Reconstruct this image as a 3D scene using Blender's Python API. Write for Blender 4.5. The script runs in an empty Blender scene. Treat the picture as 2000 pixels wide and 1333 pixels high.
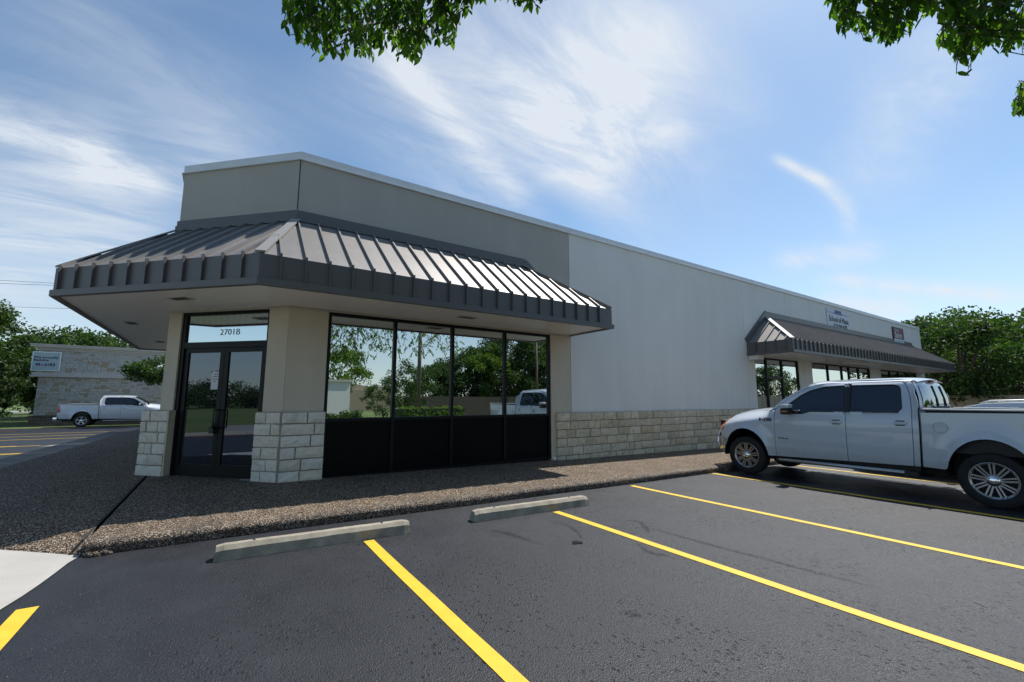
import bpy, bmesh, math, random
import numpy as np
from mathutils import Vector, Matrix, geometry
R_=math.radians
scn=bpy.context.scene
COL=scn.collection
# ------------------------------------------------------------------ camera
CAMP=Vector((0,0,1.55)); FPX=848.69
cd=bpy.data.cameras.new('camera'); cam=bpy.data.objects.new('camera',cd); COL.objects.link(cam)
cam.location=CAMP; cam.rotation_euler=(R_(90+7.652),0,R_(-33.614))
cd.sensor_width=36; cd.sensor_fit='HORIZONTAL'; cd.lens=FPX/2000*36; cd.clip_start=.05; cd.clip_end=3000
scn.camera=cam
scn.render.resolution_x=1024; scn.render.resolution_y=682
try: scn.cycles.max_bounces=8; scn.cycles.transparent_max_bounces=12; scn.cycles.sample_clamp_indirect=6
except Exception: pass
CM=cam.rotation_euler.to_matrix()
def ray(px,py):
    v=CM@Vector(((px-1000)/FPX,-(py-666.5)/FPX,-1)); return v.normalized()
def proj(P):
    q=CM.transposed()@(Vector(P)-CAMP)
    if q.z>=-.01: return None
    return (1000+FPX*q.x/-q.z, 666.5-FPX*q.y/-q.z)
# ------------------------------------------------------------------ light
SUNV=Vector((.60,.15,1)).normalized()
EL=math.asin(SUNV.z); AZ=math.atan2(SUNV.x,SUNV.y)
sl=bpy.data.lights.new('sun','SUN'); sl.energy=4.7; sl.angle=R_(.53); sl.color=(1,.962,.90)
so=bpy.data.objects.new('sun',sl); COL.objects.link(so)
so.rotation_euler=SUNV.to_track_quat('Z','Y').to_euler(); so.location=(20,5,30)
scn.view_settings.view_transform='Standard'; scn.view_settings.look='None'
scn.view_settings.exposure=0.34; scn.view_settings.gamma=1
# ------------------------------------------------------------------ node helper
class NT:
    def __init__(s,tree): s.t=tree; s.n=tree.nodes; s.l=tree.links
    def new(s,ty,**k):
        n=s.n.new(ty)
        for a,b in k.items():
            if a.startswith('i_'):
                key=a[2:]; key=int(key) if key.isdigit() else key.replace('_',' ')
                s.put(n,key,b)
            else: setattr(n,a,b)
        return n
    def put(s,n,key,b):
        inp=n.inputs[key]
        if isinstance(b,bpy.types.NodeSocket): s.l.new(b,inp)
        elif isinstance(b,bpy.types.Node): s.l.new(b.outputs[0],inp)
        else: inp.default_value=b
    def math(s,op,a,b=0,c=0,clamp=False):
        n=s.n.new('ShaderNodeMath'); n.operation=op; n.use_clamp=clamp
        for i,v in enumerate((a,b,c)): s.put(n,i,v)
        return n.outputs[0]
    def vmath(s,op,a,b=(0,0,0)):
        n=s.n.new('ShaderNodeVectorMath'); n.operation=op
        s.put(n,0,a)
        if op=='SCALE': s.put(n,3,b)
        else: s.put(n,1,b)
        return n.outputs['Value'] if op in('DOT_PRODUCT','LENGTH') else n.outputs[0]
    def ramp(s,f,stops,interp='LINEAR'):
        n=s.n.new('ShaderNodeValToRGB'); n.color_ramp.interpolation=interp
        e=n.color_ramp.elements
        while len(e)<len(stops): e.new(.5)
        for i,(p,c) in enumerate(stops):
            e[i].position=p; e[i].color=(*c,1) if len(c)==3 else c
        s.put(n,0,f); return n.outputs[0]
    def mix(s,f,a,b,ty='MIX'):
        n=s.n.new('ShaderNodeMix'); n.data_type='RGBA'; n.blend_type=ty
        s.put(n,0,f)
        for k,v in((6,a),(7,b)):
            if isinstance(v,tuple) and len(v)==3: v=(*v,1)
            s.put(n,k,v)
        return n.outputs[2]
    def smooth(s,x,a,b):
        n=s.n.new('ShaderNodeMapRange'); n.interpolation_type='SMOOTHSTEP'
        s.put(n,0,x); s.put(n,1,a); s.put(n,2,b); return n.outputs[0]
# ------------------------------------------------------------------ world
w=bpy.data.worlds.new('World'); scn.world=w; w.use_nodes=True
N=NT(w.node_tree); N.n.clear()
sky=N.new('ShaderNodeTexSky',sky_type='NISHITA',sun_disc=False,sun_elevation=EL,sun_rotation=AZ)
sky.air_density=1.0; sky.dust_density=.6; sky.ozone_density=1.6; sky.altitude=200
D=N.new('ShaderNodeTexCoord').outputs['Generated']
D=N.vmath('NORMALIZE',D)
dz=N.new('ShaderNodeSeparateXYZ',i_0=D).outputs[2]
pl=N.vmath('SCALE',D,N.math('DIVIDE',1,N.math('ADD',N.math('MAXIMUM',dz,0),.12)))
def noise(vec,sc,det=6,rough=.6,dist=0,lac=2):
    n=N.new('ShaderNodeTexNoise'); n.noise_dimensions='3D'
    for k,v in(('Vector',vec),('Scale',sc),('Detail',det),('Roughness',rough),('Distortion',dist)): N.put(n,k,v)
    return n.outputs[0]
def plane(v): v=Vector(v); return Vector((v.x,v.y))/(max(v.z,0)+.12)
def fibre(p0,p1,sc=1.5,st=3.2,dist=.9,det=9):
    a,b=plane(ray(*p0)),plane(ray(*p1)); an=math.atan2(b.y-a.y,b.x-a.x)
    m_=N.new('ShaderNodeMapping',i_0=pl); m_.inputs['Rotation'].default_value=(0,0,-an); m_.inputs['Scale'].default_value=(1,st,1)
    return N.smooth(noise(m_.outputs[0],sc,det,.66,dist),.32,.72)
mp2=N.new('ShaderNodeMapping',i_0=pl); mp2.inputs['Rotation'].default_value=(0,0,R_(15)); mp2.inputs['Scale'].default_value=(.8,1.6,1)
big=noise(mp2.outputs[0],.8,5,.55,.8)
tot=None
def streak(p0,p1,wd,amp,fb,soft=.25):
    """soft band of cirrus between two sky directions"""
    global tot
    a,b=ray(*p0),ray(*p1); n=a.cross(b).normalized(); m=(a+b).normalized(); t=n.cross(m)
    half=math.atan2(abs(a.dot(t)),a.dot(m))
    wob=N.math('MULTIPLY',N.math('SUBTRACT',big,.5),min(.22,wd*1.6))
    u=N.math('ADD',N.vmath('DOT_PRODUCT',D,tuple(n)),wob)
    g=N.math('EXPONENT',N.math('MULTIPLY',N.math('MULTIPLY',u,u),-1/(wd*wd)))
    v=N.math('ABSOLUTE',N.vmath('DOT_PRODUCT',D,tuple(t)))
    e=N.math('SUBTRACT',1,N.smooth(v,math.sin(half)*(1-soft),math.sin(half)*(1+soft)+.03))
    f=N.smooth(N.vmath('DOT_PRODUCT',D,tuple(m)),.2,.5)
    r=N.math('MULTIPLY',N.math('MULTIPLY',N.math('MULTIPLY',g,e),N.math('MULTIPLY',f,amp)),N.math('ADD',N.math('MULTIPLY',fb,.66),.28))
    tot=r if tot is None else N.math('ADD',tot,r)
F1=fibre((1060,400),(1330,20),1.3,2.2,1.2); F2=fibre((1020,400),(760,80),1.6,3.0,.8); F3=fibre((0,330),(480,360),1.5,3.6,.9); F4=fibre((120,0),(520,330),1.2,2.6,1.0)
streak((1080,330),(1290,40),.22,1.05,F1)
streak((1180,260),(1290,60),.10,.30,F4)
streak((900,220),(1000,20),.16,.35,F1)
streak((1100,350),(1220,120),.10,.55,F1)
streak((1330,120),(1400,-40),.08,.45,F1)
streak((1035,400),(760,90),.035,.75,F2)
streak((1000,340),(690,60),.11,.40,F2)
streak((1160,330),(1320,262),.035,.45,F1)
streak((560,330),(80,-30),.10,.27,F4)
streak((-80,235),(200,300),.05,.75,F3)
streak((180,318),(300,350),.035,.65,F3)
streak((-80,420),(480,330),.10,.50,F3)
streak((-80,560),(300,480),.08,.42,F3)
streak((1530,318),(1600,352),.009,.95,F3)
streak((1595,350),(1650,400),.011,.8,F2)
streak((1640,390),(1660,440),.013,.55,F2)
streak((1690,360),(1880,60),.06,.62,F1)
streak((1540,505),(1690,488),.022,.75,F3)
streak((1640,548),(1990,580),.014,.8,F3)
streak((1630,590),(1760,606),.018,.8,F3)
c2=N.math('MULTIPLY',N.smooth(big,.46,.8),N.math('MULTIPLY',F4,.12))
c=N.math('ADD',tot,c2)
hz=N.math('MULTIPLY',N.math('SUBTRACT',1,N.smooth(dz,-.02,.42)),.44)
c=N.math('MINIMUM',N.math('ADD',c,hz),.93)
col=N.mix(c,N.mix(1.0,sky.outputs[0],(.90,1.015,1.02),'MULTIPLY'),(5.5,5.9,6.4))
bg=N.new('ShaderNodeBackground'); N.put(bg,0,col); bg.inputs[1].default_value=.112
ow=N.new('ShaderNodeOutputWorld'); N.l.new(bg.outputs[0],ow.inputs[0])
# ------------------------------------------------------------------ materials
M={}
def mat(name,base=(.5,.5,.5),rough=.5,metal=0,spec=.5,coat=0,fn=None):
    m=bpy.data.materials.new(name); m.use_nodes=True; T=NT(m.node_tree)
    p=T.n['Principled BSDF']
    p.inputs['Base Color'].default_value=(*base,1); p.inputs['Roughness'].default_value=rough
    p.inputs['Metallic'].default_value=metal; p.inputs['Specular IOR Level'].default_value=spec
    p.inputs['Coat Weight'].default_value=coat; p.inputs['Coat Roughness'].default_value=.03
    if fn: fn(T,p)
    M[name]=m; return m
def pos(T): return T.new('ShaderNodeNewGeometry').outputs['Position']
def nz(T,vec,sc,det=4,rough=.55,dist=0,col=False):
    n=T.new('ShaderNodeTexNoise')
    for k,v in(('Vector',vec),('Scale',sc),('Detail',det),('Roughness',rough),('Distortion',dist)): T.put(n,k,v)
    return n.outputs[1 if col else 0]
def bump(T,p,h,st=.3,d=.01):
    b=T.new('ShaderNodeBump'); b.inputs['Strength'].default_value=st; b.inputs['Distance'].default_value=d
    T.put(b,'Height',h); T.l.new(b.outputs[0],p.inputs['Normal']); return b
def speck(lo,hi,sc=3,fine=60,bst=.15,bd=.004):
    def f(T,p):
        P=pos(T); a=nz(T,P,sc,5); b=nz(T,P,fine,3)
        k=T.math('ADD',T.math('MULTIPLY',a,.7),T.math('MULTIPLY',b,.3))
        T.put(p,'Base Color',T.ramp(k,[(.32,lo),(.68,hi)])); bump(T,p,b,bst,bd)
    return f
def asphalt(T,p):
    P=pos(T); a=nz(T,P,.5,5,.6); b=nz(T,P,2.5,6,.65); f=nz(T,P,85,3,.7); g=nz(T,P,210,2,.6)
    v=T.new('ShaderNodeTexVoronoi'); T.put(v,'Vector',P); v.inputs['Scale'].default_value=120
    k=T.math('ADD',T.math('MULTIPLY',a,.5),T.math('MULTIPLY',b,.5))
    c=T.ramp(k,[(.3,(.007,.0084,.012)),(.55,(.012,.0142,.0200)),(.75,(.022,.0255,.034))])
    c=T.mix(T.math('MULTIPLY',T.smooth(g,.52,.75),.5),c,(.05,.056,.072))
    mp=T.new('ShaderNodeMapping',i_0=P); mp.inputs['Rotation'].default_value=(0,0,.5); mp.inputs['Scale'].default_value=(1,.45,1)
    pit=T.new('ShaderNodeTexVoronoi'); T.put(pit,'Vector',mp.outputs[0]); pit.inputs['Scale'].default_value=36
    pm=T.math('MULTIPLY',T.smooth(nz(T,P,.9,4,.6),.42,.56),T.math('SUBTRACT',1,T.smooth(pit.outputs[0],.14,.32)))
    pm=T.math('MULTIPLY',pm,T.smooth(nz(T,P,22,2),.45,.6))
    c=T.mix(T.math('MULTIPLY',pm,.8),c,(.008,.008,.009))
    T.put(p,'Base Color',c)
    T.put(p,'Roughness',T.math('ADD',.30,T.math('MULTIPLY',b,.40)))
    h=T.math('ADD',T.math('MULTIPLY',f,.7),T.math('MULTIPLY',v.outputs[0],.5))
    h=T.math('SUBTRACT',h,T.math('MULTIPLY',pm,1.6))
    bump(T,p,h,.85,.008)
mat('asphalt',rough=.5,spec=.46,fn=asphalt)
def pebble(T,p):
    P=pos(T); vc=T.new('ShaderNodeTexVoronoi'); T.put(vc,'Vector',P); vc.inputs['Scale'].default_value=84; vc.inputs['Randomness'].default_value=1
    sx=T.new('ShaderNodeSeparateXYZ'); T.put(sx,0,vc.outputs['Color'])
    c=T.ramp(sx.outputs[0],[(0,(.09,.052,.03)),(.22,(.24,.16,.10)),(.45,(.37,.275,.18)),(.62,(.13,.085,.058)),(.76,(.52,.44,.33)),(.90,(.72,.65,.55))],'CONSTANT')
    gap=T.smooth(vc.outputs[0],.42,.72)
    c=T.mix(gap,c,(.028,.021,.016))
    st=nz(T,P,1.7,5,.6); c=T.mix(T.math('MULTIPLY',T.smooth(st,.5,.72),.45),c,(.10,.085,.075),'MIX')
    T.put(p,'Base Color',c)
    h=T.math('ADD',T.math('MULTIPLY',T.math('SUBTRACT',1,vc.outputs[0]),1),T.math('MULTIPLY',sx.outputs[1],.4))
    bump(T,p,h,1.0,.014)
mat('pebble',rough=.8,spec=.2,fn=pebble)
def pebbledirty(T,p):
    pebble(T,p)
    P=pos(T); src=p.inputs['Base Color'].links[0].from_socket
    z=T.new('ShaderNodeSeparateXYZ',i_0=P).outputs
    k=T.smooth(T.math('ADD',nz(T,P,6,5,.7),0),.38,.62)
    T.put(p,'Base Color',T.mix(T.math('MULTIPLY',k,.45),src,(.035,.03,.027)))
mat('pebble_kerb',rough=.75,fn=pebbledirty)
mat('concrete',rough=.75,fn=speck((.34,.325,.30),(.46,.44,.41),1.6,70,.2,.003))
mat('old_concrete',rough=.8,fn=speck((.20,.175,.135),(.38,.34,.27),7,90,.35,.004))
mat('joint',(.03,.028,.026),.9)
def ypaint(T,p):
    P=pos(T); a=nz(T,P,9,4); b=nz(T,P,120,3)
    c=T.ramp(a,[(.3,(.70,.43,.025)),(.7,(.77,.50,.035))])
    wear=T.smooth(T.math('ADD',T.math('MULTIPLY',b,.6),T.math('MULTIPLY',nz(T,P,2.2,5,.7),.4)),.59,.66)
    T.put(p,'Base Color',T.mix(T.math('MULTIPLY',wear,.55),c,(.12,.10,.06))); bump(T,p,b,.5,.004)
mat('yellow_paint',rough=.55,fn=ypaint)
mat('red_paint',rough=.55,fn=speck((.38,.05,.04),(.5,.08,.06),5,80))
mat('grey_paint',(.35,.33,.3),.7)
def stucco(c,var=.04):
    def f(T,p):
        P=pos(T); a=nz(T,P,.7,5,.6); b=nz(T,P,110,3,.6)
        mp=T.new('ShaderNodeMapping',i_0=P); mp.inputs['Scale'].default_value=(1.6,1.6,.22)
        s=nz(T,mp.outputs[0],1.4,5,.65)
        lo=tuple(x*(1-2.2*var) for x in c); hi=tuple(x*(1+var) for x in c)
        T.put(p,'Base Color',T.ramp(T.math('ADD',T.math('MULTIPLY',a,.5),T.math('MULTIPLY',s,.5)),[(.35,lo),(.62,hi)]))
        bump(T,p,b,.25,.004)
    return f
mat('stucco_taupe',rough=.85,fn=stucco((.44,.405,.36)))
mat('stucco_bounce_lit',rough=.85,fn=stucco((.56,.49,.39)))  # same stucco as taupe; warm ground bounce below the canopy painted into its colour
mat('wall_paint',rough=.7,fn=stucco((.75,.72,.675),.03))
mat('coping',(.62,.63,.64),.4,fn=speck((.66,.67,.68),(.76,.77,.78),2,30,.05))
def island(stops,sc=14,bst=.6,bd=.012,stain=.35,rot=None):
    def f(T,p):
        P=pos(T); g=T.new('ShaderNodeNewGeometry').outputs['Random Per Island']
        c=T.ramp(g,stops,'LINEAR'); a=nz(T,P,sc,6,.65); b=nz(T,P,sc*5,4,.6); d=nz(T,P,3.2,4,.6)
        c=T.mix(T.math('MULTIPLY',T.smooth(a,.5,.72),stain),c,(.22,.19,.15))
        c=T.mix(T.math('MULTIPLY',T.smooth(d,.55,.7),stain*.8),c,(.33,.25,.15))
        T.put(p,'Base Color',c); bump(T,p,T.math('ADD',a,T.math('MULTIPLY',b,.4)),bst,bd)
    return f
mat('limestone',rough=.85,fn=island([(0,(.50,.42,.28)),(.3,(.66,.57,.40)),(.55,(.57,.49,.36)),(.8,(.74,.65,.48)),(1,(.54,.42,.26))],14,1.0,.016,.45))
mat('pier_stone',rough=.85,fn=island([(0,(.64,.575,.46)),(.4,(.76,.71,.60)),(.7,(.71,.66,.56)),(1,(.73,.63,.48))],11,1.0,.016,.28))
mat('pier_mortar',rough=.95,fn=speck((.28,.225,.18),(.38,.32,.26),6,90,.4))
mat('mortar',rough=.95,fn=speck((.12,.10,.08),(.20,.165,.13),6,90,.4))
mat('ashlar',rough=.85,fn=island([(0,(.42,.395,.375)),(.55,(.50,.47,.45)),(.84,(.46,.43,.40)),(.9,(.37,.29,.20)),(1,(.40,.32,.23))],6,.3,.008,.12))
mat('dark_stone',rough=.85,fn=island([(0,(.10,.08,.07)),(.5,(.15,.12,.10)),(1,(.20,.15,.12))],6,.3,.008,.2))
mat('trim_cement',rough=.8,fn=speck((.46,.42,.39),(.56,.52,.48),2,40))
def roofmetal(T,p):
    P=pos(T); a=nz(T,P,1.1,4,.55); b=nz(T,P,6,4,.6)
    T.put(p,'Base Color',T.ramp(a,[(.3,(.225,.21,.20)),(.7,(.27,.255,.24))]))
    T.put(p,'Roughness',T.math('ADD',.40,T.math('MULTIPLY',b,.10))); bump(T,p,a,.06,.02)
mat('roof_metal',metal=.35,spec=.6,fn=roofmetal)
mat('hip_metal',(.30,.295,.29),.6,.1,.3)
mat('fascia_metal',(.125,.116,.112),.42,.2,.5)
def soffit(T,p):
    P=pos(T); y=T.new('ShaderNodeSeparateXYZ',i_0=P).outputs[1]
    k=T.math('PINGPONG',y,.05); h=T.smooth(k,0,.007)
    h2=T.smooth(T.math('PINGPONG',T.new('ShaderNodeSeparateXYZ',i_0=P).outputs[0],1.83),0,.006)
    T.put(p,'Base Color',T.mix(h,(.5,.47,.42),(.90,.85,.79))); bump(T,p,T.math('MINIMUM',h,h2),.5,.006)
mat('soffit_board',rough=.33,fn=soffit)
mat('black_alu',(.006,.0062,.007),.42,0,.25)
mat('dark_slot',(.02,.02,.02),.6)
mat('panel_black',(.003,.004,.0045),.35,spec=.12)
def mirrorglass(name,f,tint,dark=(.006,.008,.01),wav=.0):
    m=bpy.data.materials.new(name); m.use_nodes=True; T=NT(m.node_tree); T.n.clear()
    g=T.new('ShaderNodeBsdfGlossy'); g.inputs['Color'].default_value=(*tint,1); g.inputs['Roughness'].default_value=.0
    d=T.new('ShaderNodeBsdfDiffuse'); d.inputs['Color'].default_value=(*dark,1)
    x=T.new('ShaderNodeMixShader'); fr=T.new('ShaderNodeFresnel'); fr.inputs[0].default_value=1.5
    T.put(x,0,T.math('ADD',f,T.math('MULTIPLY',fr.outputs[0],.45),clamp=True)); T.l.new(d.outputs[0],x.inputs[1]); T.l.new(g.outputs[0],x.inputs[2])
    if wav:
        b=T.new('ShaderNodeBump'); b.inputs['Strength'].default_value=wav; b.inputs['Distance'].default_value=.01
        T.put(b,'Height',nz(T,pos(T),1.1,1,.4)); T.l.new(b.outputs[0],g.inputs['Normal'])
    o=T.new('ShaderNodeOutputMaterial'); T.l.new(x.outputs[0],o.inputs[0]); M[name]=m
mirrorglass('window_glass',.72,(.90,.95,.95),wav=.03)
mirrorglass('transom_glass',.72,(.84,.93,.95))
mirrorglass('door_glass',.13,(.75,.85,1.0))
mirrorglass('tint_glass',.05,(.9,.95,1),(.004,.005,.008))
mirrorglass('rear_glass',.34,(.9,.95,1))
def dirtypaint(T,p):
    P=pos(T); z=T.new('ShaderNodeSeparateXYZ',i_0=P).outputs[2]; n=nz(T,P,5,5,.65)
    k=T.math('MULTIPLY',T.math('SUBTRACT',1,T.smooth(T.math('ADD',z,T.math('MULTIPLY',n,.35)),.55,.95)),.38)
    T.put(p,'Base Color',T.mix(k,(.58,.63,.70),(.30,.27,.23))); T.put(p,'Roughness',T.math('ADD',.28,T.math('MULTIPLY',k,.8)))
mat('car_white',rough=.3,coat=1.0,fn=dirtypaint)
mat('car_silver',(.55,.57,.60),.3,.5,.5,1.0)
mat('chrome',(.82,.83,.85),.07,1)
mat('alloy',(.42,.42,.43),.32,.8)
mat('rubber',(.014,.014,.015),.8,fn=speck((.010,.010,.011),(.020,.020,.021),8,60,.2))
mat('black_plastic',(.015,.015,.017),.5)
mat('amber',(.80,.22,.02),.18,0,.6,1)
mat('red_lens',(.38,.012,.015),.15,0,.6,1)
mat('headlamp',(.7,.72,.75),.1,.6,.5,1)
mat('text_dark',(.03,.03,.035),.6)
mat('text_grey',(.20,.21,.22),.4,.3)
mat('badge_dark',(.05,.052,.06),.3,.6)
mat('text_blue',(.02,.045,.22),.5); mat('text_red',(.5,.02,.02),.5)
mat('banner',(.66,.68,.74),.6,fn=speck((.60,.62,.69),(.70,.72,.78),1.2,20,.1))
mat('sign_face',(.36,.46,.50),.4); mat('maroon',(.17,.03,.03),.5); mat('cream_paint',(.62,.58,.60),.5)
mat('pale_blue',(.25,.36,.52),.5); mat('paper',(.62,.63,.66),.7)
mat('white_metal',(.75,.76,.77),.35,.2)
mat('wood_fence',rough=.85,fn=island([(0,(.46,.35,.25)),(.5,(.56,.44,.32)),(1,(.62,.50,.38))],8,.3,.004,.2))
mat('bark',rough=.9,fn=speck((.07,.055,.04),(.17,.14,.11),9,50,.8,.02))
mat('fence_dark',rough=.9,fn=speck((.045,.038,.03),(.09,.075,.06),5,40,.3))
mat('pole_wood',rough=.85,fn=speck((.10,.075,.06),(.19,.15,.12),5,40,.4))
mat('wire',(.02,.02,.02),.6)
mat('tan_metal',(.44,.36,.27),.5); mat('brick_white',rough=.8,fn=speck((.62,.61,.58),(.76,.75,.72),12,40,.5,.01))
mat('house_wall',(.42,.37,.30),.8); mat('house_roof',rough=.9,fn=speck((.16,.10,.08),(.24,.16,.12),5,40)); mat('house_roof_grey',rough=.9,fn=speck((.17,.17,.17),(.25,.25,.25),5,40))
mat('road',rough=.8,fn=speck((.17,.17,.17),(.24,.235,.23),1,60,.2))
def grassm(T,p):
    P=pos(T); a=nz(T,P,.15,5,.6); b=nz(T,P,4,6,.7); c=nz(T,P,50,3,.7)
    k=T.math('ADD',T.math('MULTIPLY',a,.5),T.math('ADD',T.math('MULTIPLY',b,.3),T.math('MULTIPLY',c,.2)))
    T.put(p,'Base Color',T.ramp(k,[(.35,(.045,.085,.018)),(.5,(.085,.135,.03)),(.65,(.15,.165,.055))])); bump(T,p,c,.9,.05)
mat('grass',rough=.9,fn=grassm)
def leafmat(name,lo,mid,hi,tr):
    m=bpy.data.materials.new(name); m.use_nodes=True; T=NT(m.node_tree); T.n.clear()
    g=T.new('ShaderNodeNewGeometry'); r=g.outputs['Random Per Island']
    n=nz(T,g.outputs['Position'],.7,3,.6)
    k=T.math('ADD',T.math('MULTIPLY',r,.6),T.math('MULTIPLY',n,.4))
    c=T.ramp(k,[(.2,lo),(.5,mid),(.8,hi)])
    p=T.new('ShaderNodeBsdfPrincipled'); T.put(p,'Base Color',c); p.inputs['Roughness'].default_value=.6; p.inputs['Specular IOR Level'].default_value=.22
    t=T.new('ShaderNodeBsdfTranslucent'); T.put(t,0,T.mix(1.0,c,(2.1,2.5,.6),'MULTIPLY'))
    x=T.new('ShaderNodeMixShader'); x.inputs[0].default_value=tr
    T.l.new(p.outputs[0],x.inputs[1]); T.l.new(t.outputs[0],x.inputs[2])
    o=T.new('ShaderNodeOutputMaterial'); T.l.new(x.outputs[0],o.inputs[0]); M[name]=m
leafmat('leaf_near',(.022,.05,.012),(.042,.09,.018),(.085,.155,.03),.48)
leafmat('leaf_oak',(.018,.042,.014),(.034,.066,.020),(.064,.104,.030),.27)
leafmat('leaf_bright',(.05,.09,.018),(.085,.14,.025),(.13,.185,.04),.33)
leafmat('leaf_dark',(.018,.035,.014),(.03,.055,.018),(.045,.075,.022),.2)
# ------------------------------------------------------------------ object helpers
def tag(o,label=None,cat=None,group=None,kind=None):
    for k,v in(('label',label),('category',cat),('group',group),('kind',kind)):
        if v: o[k]=v
    return o
def empty(name,loc=(0,0,0),rz=0,**k):
    o=bpy.data.objects.new(name,None); COL.objects.link(o); o.location=loc; o.rotation_euler=(0,0,rz); o.empty_display_size=.2
    return tag(o,**k)
def link(name,me,m,parent=None,smooth=False,inv=None):
    o=bpy.data.objects.new(name,me); COL.objects.link(o)
    if m: me.materials.append(M[m])
    if smooth: me.polygons.foreach_set('use_smooth',[True]*len(me.polygons))
    if parent is not None: o.parent=parent
    return o
class MB:
    """collects shapes, links them as one mesh object; origin = location of the root it is built under"""
    def __init__(s,frame=None): s.v=[]; s.f=[]; s.F=frame
    def P(s,p):
        if s.F is None: return tuple(p)
        o,a,b=s.F; return tuple(Vector(o)+Vector(a)*p[0]+Vector(b)*p[1]+Vector((0,0,1))*p[2])
    def poly(s,pts):
        n=len(s.v); s.v+= [s.P(p) for p in pts]; s.f.append(tuple(range(n,n+len(pts))))
    def box(s,a,b):
        x0,y0,z0=a; x1,y1,z1=b
        c=[(x0,y0,z0),(x1,y0,z0),(x1,y1,z0),(x0,y1,z0),(x0,y0,z1),(x1,y0,z1),(x1,y1,z1),(x0,y1,z1)]
        n=len(s.v); s.v+=[s.P(p) for p in c]
        s.f+=[tuple(n+i for i in q) for q in((0,3,2,1),(4,5,6,7),(0,1,5,4),(1,2,6,5),(2,3,7,6),(3,0,4,7))]
    def bar(s,a,b,w,h,up=(0,0,1)):
        a,b=Vector(s.P(a)),Vector(s.P(b)); d=(b-a).normalized(); u=Vector(up); r=d.cross(u)
        if r.length<1e-4: r=d.cross(Vector((1,0,0)))
        r.normalize(); u=r.cross(d).normalized(); n=len(s.v)
        for q in(a,b):
            for i,j in((-1,-1),(1,-1),(1,1),(-1,1)): s.v.append(tuple(q+r*(i*w/2)+u*(j*h/2)))
        s.f+=[tuple(n+i for i in q) for q in((0,1,2,3),(7,6,5,4),(0,4,5,1),(1,5,6,2),(2,6,7,3),(3,7,4,0))]
    def tube(s,pts,rad,k=8,cap=True):
        pts=[Vector(s.P(p)) for p in pts]; rad=rad if isinstance(rad,(list,tuple)) else [rad]*len(pts); n=len(s.v)
        ref=Vector((.31,.12,.94))
        for i,p in enumerate(pts):
            d=(pts[min(i+1,len(pts)-1)]-pts[max(i-1,0)]).normalized(); r=d.cross(ref)
            if r.length<.05: r=d.cross(Vector((1,0,0)))
            r.normalize(); u=r.cross(d)
            for j in range(k):
                a=2*math.pi*j/k; s.v.append(tuple(p+(r*math.cos(a)+u*math.sin(a))*rad[i]))
        for i in range(len(pts)-1):
            for j in range(k):
                s.f.append((n+i*k+j,n+i*k+(j+1)%k,n+(i+1)*k+(j+1)%k,n+(i+1)*k+j))
        if cap: s.f.append(tuple(n+j for j in range(k))[::-1]); m=n+(len(pts)-1)*k; s.f.append(tuple(m+j for j in range(k)))
    def prism(s,pts,z0,z1):
        n=len(s.v); k=len(pts); s.v+=[s.P((x,y,z0)) for x,y in pts]+[s.P((x,y,z1)) for x,y in pts]
        s.f.append(tuple(n+i for i in range(k))[::-1]); s.f.append(tuple(n+k+i for i in range(k)))
        for i in range(k): s.f.append((n+i,n+(i+1)%k,n+k+(i+1)%k,n+k+i))
    def lathe(s,prof,c,axis,k=32,closed=False):
        """prof (r,h) about axis through c"""
        c=Vector(c); ax=Vector(axis).normalized(); r=ax.orthogonal().normalized(); u=ax.cross(r); n=len(s.v)
        for (rr,h) in prof:
            for j in range(k):
                a=2*math.pi*j/k; s.v.append(tuple(c+ax*h+(r*math.cos(a)+u*math.sin(a))*rr))
        for i in range(len(prof)-1):
            for j in range(k): s.f.append((n+i*k+j,n+i*k+(j+1)%k,n+(i+1)*k+(j+1)%k,n+(i+1)*k+j))
    def build(s,name,m,parent=None,smooth=False,off=None,bevel=0):
        me=bpy.data.meshes.new(name)
        v=s.v
        if parent is not None and off is None:
            pm=matw(parent).inverted(); v=[tuple(pm@Vector(p)) for p in v]
        me.from_pydata(v,[],s.f); me.update()
        bm=bmesh.new(); bm.from_mesh(me)
        bmesh.ops.recalc_face_normals(bm,faces=bm.faces[:])
        if bevel: bmesh.ops.bevel(bm,geom=bm.edges[:],offset=bevel,segments=2,affect='EDGES',profile=.6)
        bm.to_mesh(me); bm.free()
        o=link(name,me,m,parent,smooth)
        if smooth=='auto':
            try: me.set_sharp_from_angle(angle=R_(35))
            except Exception: pass
        return o
def matw(o):
    m=Matrix.LocRotScale(o.location,o.rotation_euler,o.scale)
    return matw(o.parent)@m if o.parent else m
def A(x,y=0):
    return .0155*min(max(9-x,-20),11)-.012*min(max(y-12,0),25)
def hitA(px,py,off=0):
    d=ray(px,py); t=0.5
    for _ in range(4000):
        P=CAMP+d*t
        if P.z<=A(P.x,P.y)+off: return P
        t+=max(.002,(P.z-A(P.x,P.y)-off)*.5)
    return P
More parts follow.
